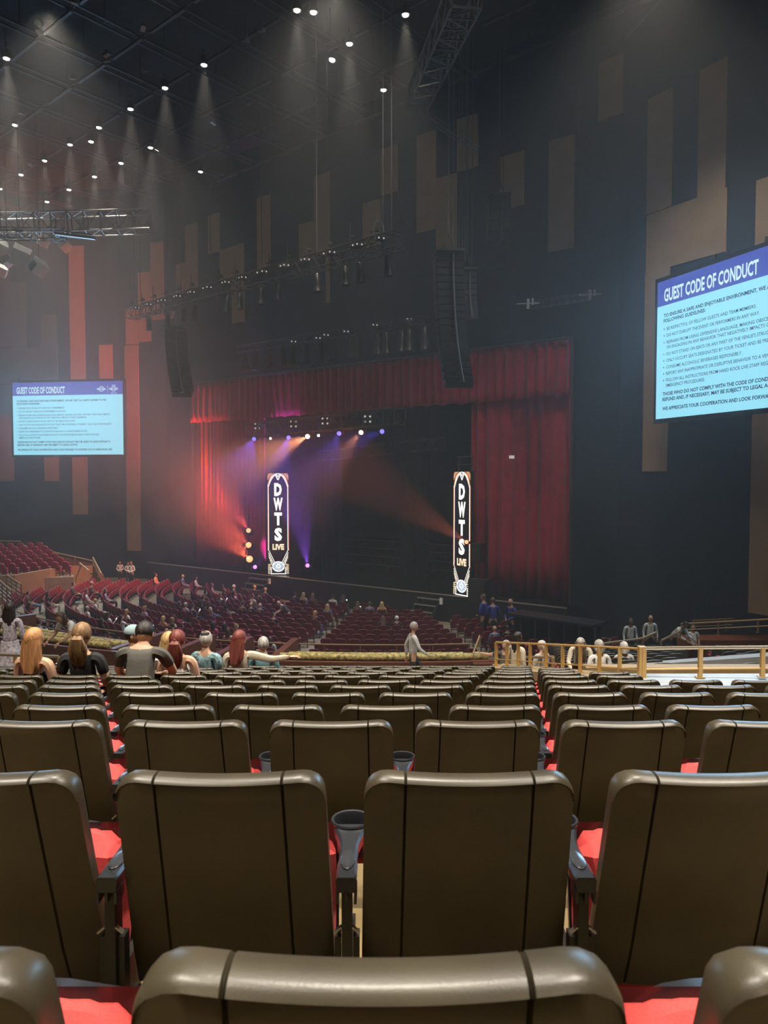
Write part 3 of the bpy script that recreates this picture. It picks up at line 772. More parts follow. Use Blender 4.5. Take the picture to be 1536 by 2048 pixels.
# ------------------------------------------------------------------ orchestra
C0 = Vector((0, 48.5, 0))
def ring(r, deg, z=0.0):
    a = math.radians(deg); return Vector((C0.x + r * math.sin(a), C0.y - r * math.cos(a), z))
BL = [(-93, -66.5), (-62.5, -38), (-34.5, -12), (-8.5, 10.5), (14, 36)]
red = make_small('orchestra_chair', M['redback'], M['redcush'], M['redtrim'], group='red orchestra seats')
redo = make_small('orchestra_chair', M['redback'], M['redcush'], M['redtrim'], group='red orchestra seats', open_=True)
slots = []
for ri in range(14):
    r = 9.3 + ri * 0.99
    for bi, (a0, a1) in enumerate(BL):
        n = int((a1 - a0) * PI / 180 * r / 0.57)
        for k in range(n):
            a = a0 + (k + .5) * (a1 - a0) / n; p = ring(r, a)
            db = (p - SA).dot(SN)
            if db > -2.1 or p.y < 25.8: continue
            if db > -3.6 and (p - SA).dot(SD) > -1.5 and False: continue
            u = 768 + p.x / p.y * FPX
            if u < -30 or u > 1245: continue
            if p.x < -24.5: continue
            slots.append([p, a, ri, bi, k, False])
print('SLOTS', len(slots))
# ------------------------------------------------------------------ people
def skin(vs, es, rad, sub=1, root=0):
    me = bpy.data.meshes.new('s'); me.from_pydata([tuple(v) for v in vs], es, []); me.update()
    o = bpy.data.objects.new('s', me); COL.objects.link(o)
    md = o.modifiers.new('k', 'SKIN'); md.use_smooth_shade = True; md.branch_smoothing = 0.6
    sv = me.skin_vertices[0].data
    for i, r in enumerate(rad):
        sv[i].radius = (r, r) if not isinstance(r, tuple) else r
        sv[i].use_root = (i == root)
    if sub: o.modifiers.new('u', 'SUBSURF').levels = sub
    dg = bpy.context.evaluated_depsgraph_get(); dg.update()
    ev = o.evaluated_get(dg); m = ev.to_mesh()
    V = [v.co.copy() for v in m.vertices]; F = [tuple(p.vertices) for p in m.polygons]
    ev.to_mesh_clear(); bpy.data.objects.remove(o); bpy.data.meshes.remove(me)
    return V, F
def V3(*a): return Vector(a)
def head_mb(c, R):
    """head with brow, eye hollows, nose, chin, lips and ears; c is the head centre, +y the face"""
    mb = MB()
    def fn(p):
        x, y, z = p
        if z < 0: x *= 1 - .28 * (-z) ** 1.3; 
        if z < -.2 and y > 0: y *= 1 - .05 * (-z)
        if z < -.3 and y < 0: y *= 1 - .45 * (-z - .3)
        if y > .3:
            y *= .95
            y -= .10 * math.exp(-((abs(x) - .36) ** 2) / .02 - ((z - .03) ** 2) / .012)
            y += .22 * math.exp(-(x ** 2) / .010 - ((z + .20) ** 2) / .018) + .10 * math.exp(-(x ** 2) / .012 - ((z - .0) ** 2) / .03)
            y += .05 * math.exp(-(x ** 2) / .03 - ((z + .48) ** 2) / .006) + .06 * math.exp(-(x ** 2) / .04 - ((z + .80) ** 2) / .02)
        return Vector((x, y, z))
    mb.ell((0, 0, 0), (.077, .097, .117), 22, 16, fn)
    for s in (-1, 1): mb.ell((s * .078, -.008, -.008), (.009, .019, .031), 6, 6)
    mb.v = [tuple(R @ Vector(v) + Vector(c)) for v in mb.v]
    return mb
def pose(kind):
    J = {}
    L, R_ = 'L', 'R'
    def arm(s, sh, el, wr, fing): J['a' + ('R' if s > 0 else 'L')] = (V3(*sh), V3(*el), V3(*wr), V3(*fing))
    if kind.startswith('sit'):
        J['sp'] = [V3(0, .36, .50), V3(0, .30, .66), V3(0, .245, .84), V3(0, .225, .985), V3(0, .235, 1.055)]; J['hd'] = V3(0, .255, 1.175); J['hr'] = (0, 0)
        for s, n in ((-1, 'L'), (1, 'R')):
            J['l' + n] = (V3(s * .09, .40, .49), V3(s * .13, .82, .50), V3(s * .13, .80, .10), V3(s * .14, .95, .05))
            arm(s, (s * .175, .235, .955), (s * .222, .27, .70), (s * .13, .50, .62), (-s * .3, .9, -.2))
        if kind == 'sit_phone':
            J['hr'] = (-.3, 0); arm(1, (.175, .235, .955), (.22, .33, .72), (.09, .55, .84), (-.2, .5, .8)); J['phone'] = V3(.075, .60, .92)
        if kind == 'sit_arm': arm(1, (.175, .235, .965), (.42, .25, .90), (.66, .30, .93), (1, .1, 0)); J['hr'] = (-.1, -.5)
        if kind == 'sit_turn': J['hr'] = (-.05, -1.1)
        if kind == 'sit_turnl': J['hr'] = (-.1, 1.0)
        if kind == 'sit_hunch':
            J['sp'] = [V3(0, .34, .50), V3(0, .34, .68), V3(0, .38, .86), V3(0, .44, .985), V3(0, .48, 1.035)]; J['hd'] = V3(0, .53, 1.12); J['hr'] = (-.5, 0)
            for s in (-1, 1): arm(s, (s * .18, .43, .95), (s * .25, .56, .72), (s * .10, .74, .66), (-s * .3, .9, -.1))
        return J
    J['sp'] = [V3(0, 0, .95), V3(0, 0, 1.08), V3(0, 0, 1.27), V3(0, -.01, 1.43), V3(0, .005, 1.50)]; J['hd'] = V3(0, .03, 1.62); J['hr'] = (0, 0)
    for s, n in ((-1, 'L'), (1, 'R')):
        J['l' + n] = (V3(s * .09, 0, .92), V3(s * .10, .02, .50), V3(s * .10, -.02, .09), V3(s * .12, .13, .04))
        arm(s, (s * .18, 0, 1.39), (s * .235, -.03, 1.12), (s * .24, .07, .88), (0, .15, -1))
    if kind == 'walk':
        J['lL'] = (V3(-.09, 0, .92), V3(-.10, .22, .54), V3(-.10, .24, .12), V3(-.11, .39, .07)); J['lR'] = (V3(.09, 0, .92), V3(.10, -.05, .50), V3(.10, -.33, .14), V3(.12, -.20, .04))
        arm(1, (.18, 0, 1.39), (.25, .10, 1.13), (.21, .30, .98), (0, .9, -.4)); arm(-1, (-.18, 0, 1.39), (-.25, -.12, 1.13), (-.24, -.10, .88), (0, -.1, -1)); J['hr'] = (-.12, 0)
    if kind == 'hips':
        for s in (-1, 1): arm(s, (s * .18, 0, 1.39), (s * .33, -.05, 1.16), (s * .19, .08, 1.02), (-s, .3, -.3))
    if kind == 'clasp':
        for s in (-1, 1): arm(s, (s * .18, 0, 1.39), (s * .26, .0, 1.12), (s * .05, .20, 1.0), (-s, .3, -.1))
        J['hr'] = (-.15, 0)
    if kind == 'bend':
        J['sp'] = [V3(0, 0, .93), V3(0, .08, 1.05), V3(0, .24, 1.20), V3(0, .37, 1.31), V3(0, .42, 1.35)]; J['hd'] = V3(0, .51, 1.42); J['hr'] = (-.5, 0)
        for s in (-1, 1): arm(s, (s * .18, .34, 1.27), (s * .24, .46, 1.02), (s * .18, .68, .92), (0, .8, -.6))
    return J
PARTS = {}
def limbs(J, kind, sleeve):
    sp = J['sp']; out = {}
    sp0, sp1, sp2, sp3, sp4 = sp
    up = (J['hd'] - sp4).normalized()
    vs = list(sp) + [J['hd'] - up * .02]; es = [(0, 1), (1, 2), (2, 3), (3, 4), (4, 5)]
    rad = [(.145, .115), (.125, .10), (.15, .11), (.075, .07), (.052, .052), (.05, .05)]
    for n in 'LR':
        a = J['a' + n]; b = len(vs); vs += [a[0], a[1], a[2]]; es += [(2 if False else 3, b), (b, b + 1), (b + 1, b + 2)]
        rad += [.058, .043, .028]
        l = J['l' + n]; b = len(vs); vs += [l[0], l[1], l[2], l[3]]; es += [(0, b), (b, b + 1), (b + 1, b + 2), (b + 2, b + 3)]
        rad += [.088, .058, .040, .034]
    Vb, Fb = skin(vs, es, rad, 1, 0)
    mb = MB().add(Vb, Fb)
    for n, s in (('L', -1), ('R', 1)):
        a = J['a' + n]; f = a[3].normalized(); w_ = a[2]
        pal = w_ + f * .075; side = f.cross(V3(0, 0, 1)); side = side.normalized() if side.length > .1 else V3(0, 1, 0)
        nrm = side.cross(f).normalized()
        Vp, Fp = skin([w_ - f * .01, w_ + f * .035, pal], [(0, 1), (1, 2)], [(.026, .022), (.036, .017), (.036, .014)], 1, 0); mb.add(Vp, Fp)
        for i, ln in enumerate((.062, .074, .070, .052)):
            o = side * ((i - 1.5) * .019); p0 = w_ + f * .055 + o; p1 = pal + f * ln * .5 + o * 1.1; p2 = pal + f * ln * .9 + o * 1.1 - nrm * .022
            mb.tube([p0, p1, p2], [.0095, .0085, .006], 6)
        p0 = w_ + f * .02 + side * -s * .02
        mb.tube([p0, p0 + f * .03 - side * s * .03, p0 + f * .065 - side * s * .035], [.012, .010, .007], 6)
    yaw, pit = J['hr'][1], J['hr'][0]
    HR_ = Matrix.Rotation(yaw, 3, 'Z') @ Matrix.Rotation(pit, 3, 'X')
    h = head_mb(J['hd'], HR_); mb.add(h.v, h.f)
    out['body'] = mb.mesh('body', True)
    # top
    for key, ext in (('top_long', 1.0), ('top_short', .0), ('top_strap', -1)):
        vs = [sp0 + V3(0, 0, -.03), sp1, sp2, sp3 - up * .01]; es = [(0, 1), (1, 2), (2, 3)]; rad = [(.16, .13), (.142, .118), (.165, .125), (.085, .075)]
        if ext < 0: rad = [(.16, .13), (.142, .118), (.165, .125), (.06, .05)]; vs[3] = sp3 - up * .06
        else:
            for n in 'LR':
                a = J['a' + n]; b = len(vs)
                if ext > 0: vs += [a[0], a[1], a[1].lerp(a[2], .93)]; es += [(3, b), (b, b + 1), (b + 1, b + 2)]; rad += [.068, .050, .038]
                else: vs += [a[0], a[0].lerp(a[1], .72)]; es += [(3, b), (b, b + 1)]; rad += [.070, .056]
        Vt, Ft = skin(vs, es, rad, 1, 0); out[key] = MB().add(Vt, Ft).mesh(key, True)
    vs = [sp0 + V3(0, 0, .05), sp0 + V3(0, 0, -.02)]; es = [(0, 1)]; rad = [(.152, .125), (.155, .125)]
    for n in 'LR':
        l = J['l' + n]; b = len(vs); vs += [l[0], l[1], l[2].lerp(l[1], .06)]; es += [(1, b), (b, b + 1), (b + 1, b + 2)]; rad += [.102, .075, .060]
    Vt, Ft = skin(vs, es, rad, 1, 0); out['trousers'] = MB().add(Vt, Ft).mesh('trousers', True)
    m = MB()
    for n in 'LR':
        l = J['l' + n]; d = (l[3] - l[2]); d.z = 0; d = d.normalized() if d.length > .01 else V3(0, 1, 0)
        Vt, Ft = skin([l[2] - d * .05 + V3(0, 0, -.03), l[2] + d * .05 + V3(0, 0, -.035), l[2] + d * .17 + V3(0, 0, -.05)], [(0, 1), (1, 2)], [(.045, .05), (.048, .045), (.04, .028)], 1, 0)
        m.add(Vt, Ft)
    out['shoe'] = m.mesh('shoe', True)
    out['J'] = J; out['HR'] = HR_
    return out
def pose_parts(kind):
    if kind not in PARTS: PARTS[kind] = limbs(pose(kind), kind, 1)
    return PARTS[kind]
HAIR = {}
def hair_mesh(kind):
    if kind in HAIR: return HAIR[kind]
    mb = MB(); rnd = random.Random(hash(kind) % 99 if False else len(kind))
    def cap_fn(p):
        x, y, z = p
        if y > .25 and z < .45: k = (.45 - z); y = min(y, .25 + .1 * 0) ; z = max(z, .30 if y > .2 else z)
        if z < -.45: z = -.45 + (z + .45) * .3
        wv = 1 + .025 * math.sin(9 * math.atan2(y, x) + 4 * z) + .018 * math.sin(17 * math.atan2(y, x) - 3 * z)
        return Vector((x * wv, y * wv, z))
    if kind == 'bald':
        HAIR[kind] = None; return None
    if kind in ('short', 'grey_short'):
        mb.ell((0, -.012, .022), (.084, .102, .108), 44, 14, cap_fn)
    elif kind in ('cap', 'kippah'):
        mb.ell((0, -.012, .010), (.083, .101, .100), 20, 12, cap_fn)
    else:
        mb.ell((0, -.014, .022), (.090, .106, .110), 54, 16, cap_fn)
        if kind in ('long', 'wavy', 'bob'):
            L = {'long': .34, 'wavy': .30, 'bob': .15}[kind]; nz = 9; n = 54; nz = 14; vs = []
            for i in range(nz):
                q = i / (nz - 1); z = .02 - q * L; a = .094 + .022 * math.sin(q * 2.6) - (.03 * max(0, q - .75) * 4 if kind != 'bob' else .035 * q * q)
                b = .070 - .018 * q
                for j in range(n):
                    t = 2 * PI * j / n; rr = 1 + (.07 if kind == 'wavy' else .03) * math.sin(t * 5 + q * (9 if kind == 'wavy' else 2)) + .035 * math.sin(t * 9 + q * 3) + .03 * math.sin(t * 17 + 5 * math.sin(q * 4)) + .02 * math.sin(t * 23 - q * 6)
                    vs.append((a * math.cos(t) * rr, -.048 - .018 * q + b * math.sin(t) * rr, z))
            mb.add(vs, [(i * n + j, (i + 1) * n + j, (i + 1) * n + (j + 1) % n, i * n + (j + 1) % n) for i in range(nz - 1) for j in range(n)] + [tuple((nz - 1) * n + j for j in range(n))])
        if kind in ('pony', 'ponywavy'):
            for k in range(7):
                dx = (k - 3) * .012; q = rnd.uniform(-.01, .01)
                mb.tube([(dx * .3, -.09, .02), (dx, -.135, -.02), (dx * 1.6 + q, -.13, -.12), (dx * 1.8 - q, -.105 + q, -.21), (dx * .9, -.09, -.29)], [.018, .026, .028, .022, .006], 7)
            mb.ell((0, -.105, .02), (.028, .02, .028), 8, 6)
        if kind == 'bun': mb.ell((0, -.09, .075), (.045, .045, .042), 10, 8)
        if kind == 'curly':
            for k in range(46):
                a = rnd.uniform(0, 2 * PI); z = rnd.uniform(-.07, .12); rr = math.sqrt(max(.1, 1 - (z / .14) ** 2)); 
                if math.sin(a) > .3 and z < .05: continue
                mb.ell((.092 * rr * math.cos(a), -.015 + .105 * rr * math.sin(a), z + .01), (.026, .026, .026), 6, 4)
    HAIR[kind] = mb.mesh('hair', True); return HAIR[kind]
SKM = [mat('skin_light', (.56, .33, .22), .55), mat('skin_tan', (.42, .23, .14), .55), mat('skin_brown', (.20, .10, .06), .5)]
def hm(name, c): return mat(name, c, .55, var=.45, vscale=30, bump=.5, bscale=70, stretch=(1, 1, .12))
HM = {'brown': hm('hair_brown', (.07, .035, .018)), 'dark': hm('hair_dark', (.018, .012, .010)), 'blonde': hm('hair_blonde', (.42, .27, .11)), 'ginger': hm('hair_strawberry', (.40, .19, .075)),
      'auburn': hm('hair_auburn', (.14, .03, .02)), 'grey': hm('hair_grey', (.34, .32, .29)), 'white': hm('hair_white', (.66, .62, .56)), 'lightbrown': hm('hair_light_brown', (.20, .115, .05))}
def cm(c, r=.85): return mat('cloth', c, r, var=.12, vscale=9, bump=.25, bscale=25)
CL = {'black': cm((.015, .015, .016)), 'grey': cm((.075, .07, .06)), 'white': cm((.62, .60, .56)), 'cream': cm((.52, .45, .34)), 'denim': cm((.10, .14, .24)), 'blue': cm((.018, .026, .17)), 'pink': cm((.55, .06, .22)),
      'peach': cm((.62, .26, .15)), 'lilac': cm((.36, .28, .38)), 'teal': cm((.10, .22, .24)), 'red': cm((.30, .03, .03)), 'olive': cm((.10, .10, .05)), 'khaki': cm((.38, .32, .24)), 'shirt': cm((.50, .50, .47)), 'orange': cm((.65, .20, .10))}
pd = mat('patterned_dress', (.42, .38, .42), .8, var=.55, vscale=22); pl = mat('plaid_shirt', (.16, .26, .28), .8, var=.8, vscale=26)
CL['dress'] = pd; CL['plaid'] = pl
EYE_M = mat('eye_dark', (.02, .015, .012), .3); LIP = mat('lip', (.36, .10, .08), .5)
PHM = mat('phone_body', (.02, .02, .02), .3); PHS = glow('phone_glow', (.75, .85, 1.0), 1.8)
def person(loc, rz, kind, hair, hcol, topk, top, bottom, skinm, label, face=False, sc_=1.0, wide=1.0, extra=None, group=None):
    P = pose_parts(kind); J = P['J']
    t = thing('person', label, 'person', loc, rz, group); t.scale = (sc_ * wide, sc_, sc_)
    obj('body', P['body'], SKM[skinm], t)
    obj('shirt', P[topk], CL[top], t)
    if not hasattr(person, 'x'): pass
    obj('trousers', P['trousers'], CL[bottom], t)
    obj('shoes', P['shoe'], CL['black'], t)
    hme = hair_mesh(hair)
    def at_head(o): o.location = J['hd']; o.rotation_euler = P['HR'].to_euler()
    if hme: at_head(obj('hair', hme, HM[hcol], t))
    if hair == 'cap' or extra == 'cap':
        m = MB(); m.ell((0, -.012, .035), (.092, .110, .092), 18, 10, lambda p: Vector((p.x, p.y, max(p.z, -.15)))); c = obj('cap', m, CAPM[extra if extra in CAPM else 'cap'], t, True); at_head(c)
        m = MB(); m.prism([(.075 * math.cos(a), .08 + .085 * math.sin(a)) for a in [PI * i / 8 for i in range(9)]], .028, .034); obj('brim', m, CAPM[extra if extra in CAPM else 'cap'], c)
    if hair == 'kippah':
        m = MB(); m.ell((0, -.035, .082), (.062, .062, .034), 16, 8, lambda p: Vector((p.x, p.y, max(p.z, 0)))); k_ = obj('kippah', m, CL['black'], t, True); at_head(k_)
        m = MB(); m.tube([(.045 * math.cos(a), -.035 + .045 * math.sin(a), .108) for a in [2 * PI * i / 14 for i in range(14)]], .002, 4, closed=True); obj('trim', m, CL['white'], k_)
    if face:
        m = MB()
        for s in (-1, 1): m.ell((s * .028, .083, .004), (.010, .006, .006), 8, 6)
        at_head(obj('eyes', m, EYE_M, t, True))
        m = MB(); m.ell((0, .090, -.058), (.024, .008, .007), 8, 6); at_head(obj('mouth', m, LIP, t, True))
        m = MB()
        for s in (-1, 1): m.box((s * .028, .090, .022), (.028, .006, .004))
        at_head(obj('eyebrows', m, HM[hcol], t))
    if extra == 'skirt':
        m = MB(); p = J['sp'][0]; m.lathe([(.16, p.z + .06), (.19, p.z - .06), (.24, p.z - .25), (.27, p.z - .42), (.26, p.z - .42), (.14, p.z + .03)], 22, (p.x, p.y, 0), 1, .85)
        obj('skirt', m, CL[top], t, True)
    if extra == 'lanyard':
        m = MB(); m.tube([(-.05, .10, 1.43), (-.02, .15, 1.22), (.02, .15, 1.22), (.05, .10, 1.43)], .006, 5); obj('lanyard', m, CL['black'], t)
    if 'phone' in J:
        o = thing('phone', 'lit phone held by the ' + label[:60], 'phone')
        o['label'] = 'glowing phone in the hand of ' + ' '.join(label.split()[:9])
        R = Matrix.Rotation(rz, 3, 'Z'); o.location = Vector(loc) + R @ (J['phone'] * sc_); o.rotation_euler = (-.5, 0, rz); o['group'] = 'lit phones in the audience'
        m = MB(); m.box((0, .004, 0), (.078, .008, .16)); obj('case', m, PHM, o)
        m = MB(); m.box((0, -.002, 0), (.070, .004, .150)); obj('lit_display', m, PHS, o)
    return t
CAPM = {'cap': mat('cap_pale_blue', (.26, .36, .38), .8), 'capblack': mat('cap_black', (.02, .018, .018), .8), 'capgrey': mat('cap_light_grey', (.5, .5, .5), .8)}
# people in the near block, on their seats
def near_person(u, row, *a, **k):
    for (r, i), uu in near_people.items():
        if uu == u and r == row:
            return person((OFF[row] + i * SEATW, ROWZ[row] + k.pop('dy', 0), FZ[row] + k.pop('dz', 0)), k.pop('rz', 0), *a, **k)
near_person(55, 8, 'sit', 'long', 'ginger', 'top_strap', 'black', 'black', 0, 'woman with long strawberry blonde hair seated in the black rows, leftmost head', rz=-.25, sc_=1.03)
near_person(162, 8, 'sit', 'ponywavy', 'lightbrown', 'top_short', 'black', 'black', 0, 'woman with wavy brown ponytail and black shirt seated in the black rows', sc_=1.07)
near_person(300, 8, 'sit_hunch', 'short', 'dark', 'top_short', 'grey', 'black', 1, 'broad man in dark grey t-shirt hunched forward in the black rows', sc_=1.08, wide=1.12)
near_person(372, 9, 'sit', 'pony', 'auburn', 'top_strap', 'white', 'black', 0, 'woman with dark red ponytail and bare shoulders seated in the black rows', sc_=1.03)
near_person(232, 10, 'sit_turn', 'cap', 'dark', 'top_long', 'black', 'black', 1, 'man in pale blue cap and black hoodie seated, facing right', rz=-.4, sc_=1.1)
near_person(332, 10, 'sit', 'long', 'blonde', 'top_long', 'white', 'denim', 0, 'blonde woman in white top seated beside the broad man in grey', sc_=1.03)
near_person(405, 11, 'sit', 'kippah', 'grey', 'top_short', 'plaid', 'denim', 0, 'grey-haired man in black skullcap and blue plaid shirt seated', rz=-.3, sc_=1.06)
near_person(452, 11, 'sit_arm', 'long', 'auburn', 'top_long', 'cream', 'denim', 0, 'woman with long auburn hair in cream sweater stretching her right arm', sc_=1.06)
near_person(487, 12, 'sit', 'grey_short', 'grey', 'top_long', 'teal', 'denim', 0, 'grey-haired man seated beyond the outstretched cream sleeve', sc_=1.0)
# the usher walkway and the boxes
WZ = 1.88
def stand_at(u, vtop, y, kind, *a, floor=None, h=1.74, **k):
    p = PY(u, vtop, y); z = floor if floor is not None else p.z - h
    nat = 1.30 if kind.startswith('sit') else 1.52 if kind == 'bend' else 1.74
    s = (p.z - z) / nat
    rz_ = k.get('rz', 0)
    if kind.startswith('sit'): q = Matrix.Rotation(rz_, 3, 'Z') @ Vector((0, .25, 0)); p = p - q
    return person((p.x, p.y, z), k.pop('rz', 0), kind, *a, sc_=s, **k)
stand_at(826, 1244, 19.2, 'walk', 'grey_short', 'grey', 'top_long', 'shirt', 'black', 1, 'grey-haired usher in white shirt and black trousers walking along the walkway', floor=WZ, rz=-PI / 2 + .2)
stand_at(18, 1206, 15.2, 'stand', 'long', 'dark', 'top_long', 'dress', 'khaki', 1, 'woman with long black hair in pale patterned dress standing at the left edge', floor=3.05, extra='skirt', rz=.2, h=1.68)
stand_at(158, 1219, 21.6, 'bend', 'long', 'brown', 'top_short', 'white', 'denim', 1, 'woman with long brown hair in white top stepping between the boxes at left', floor=WZ - .2, rz=PI - .5, face=True)
# right of the walkway, beyond the brass rail
stand_at(1034, 1264, 15.2, 'stand', 'long', 'dark', 'top_long', 'cream', 'black', 2, 'woman with long black hair in beige jacket standing beyond the flat brass posts', rz=-1.0, h=1.68, face=True)
stand_at(1161, 1268, 14.6, 'bend', 'wavy', 'grey', 'top_long', 'cream', 'black', 0, 'woman with long grey hair leaning forward behind the brass rail', rz=PI - .25, face=True, h=1.42)
stand_at(1199, 1280, 13.9, 'stand', 'bob', 'grey', 'top_long', 'white', 'khaki', 0, 'woman with grey bob in white top, back turned, behind the brass rail', rz=.15, h=1.62)
stand_at(1083, 1281, 17.4, 'sit_turnl', 'bob', 'white', 'top_long', 'white', 'khaki', 0, 'white-haired woman in white seated between the beige jacket and the grey-haired woman', rz=.6, h=1.3)
stand_at(1248, 1283, 16.9, 'sit', 'bob', 'white', 'top_long', 'white', 'khaki', 0, 'woman with puffy white hair seated just left of the corner post', rz=0, h=1.3)
stand_at(1012, 1280, 17.4, 'sit_arm', 'grey_short', 'grey', 'top_short', 'grey', 'denim', 0, 'grey-haired man stretching a bare arm left of the woman in beige jacket', rz=2.6, h=1.3)
for i_, (u, v, y, kd, hr, hc, tp, rz, sk, lab) in enumerate([
 (1261, 1236, 27.6, 'stand', 'bun', 'dark', 'shirt', PI, 2, 'uniformed female guard in pale shirt, leftmost of the staff by the right wall'),
 (1301, 1230, 27.2, 'stand', 'bald', 'dark', 'shirt', PI - .1, 1, 'bald uniformed guard in pale shirt, middle of the staff by the right wall'),
 (1346, 1240, 26.2, 'bend', 'short', 'dark', 'shirt', PI + .6, 2, 'uniformed guard in pale shirt leaning over the sloping handrail by the right wall')]):
    stand_at(u, v, y, kd, hr, hc, 'top_long', tp, 'black', sk, lab, rz=rz, face=True, extra='lanyard', h=1.74 if kd != 'bend' else 1.5)
stand_at(1386, 1248, 27.5, 'sit', 'short', 'dark', 'top_short', 'white', 'black', 1, 'person in white shirt seated behind the far handrail by the right wall', rz=PI, h=1.3)
for u, v, y, lab, rz in ((968, 1188, 33.5, 'man in blue jacket before the right sign column, facing left', .9), (986, 1195, 33.3, 'broad man in blue jacket with his back turned before the stage', .1), (1022, 1197, 33.0, 'balding man in blue jacket leaning at the stage edge below the crimson curtain', 2.2)):
    stand_at(u, v, y, 'clasp', 'grey_short' if u < 1000 else 'bald', 'brown', 'top_long', 'blue', 'black', 1, lab, floor=0.0, rz=rz)
for u, v, lab, rz in ((240, 1122, 'guard in white shirt standing alone at the left wall door', PI), (256, 1124, 'guard in white shirt, middle one of three at the left wall', PI + .3), (263, 1122, 'guard in white shirt, rightmost of three at the left wall', PI - .4)):
    stand_at(u, v, 53.5 if u < 260 else 51.8, 'clasp', 'short', 'dark', 'top_long', 'white', 'black', 1, lab, floor=0.0, rz=rz)
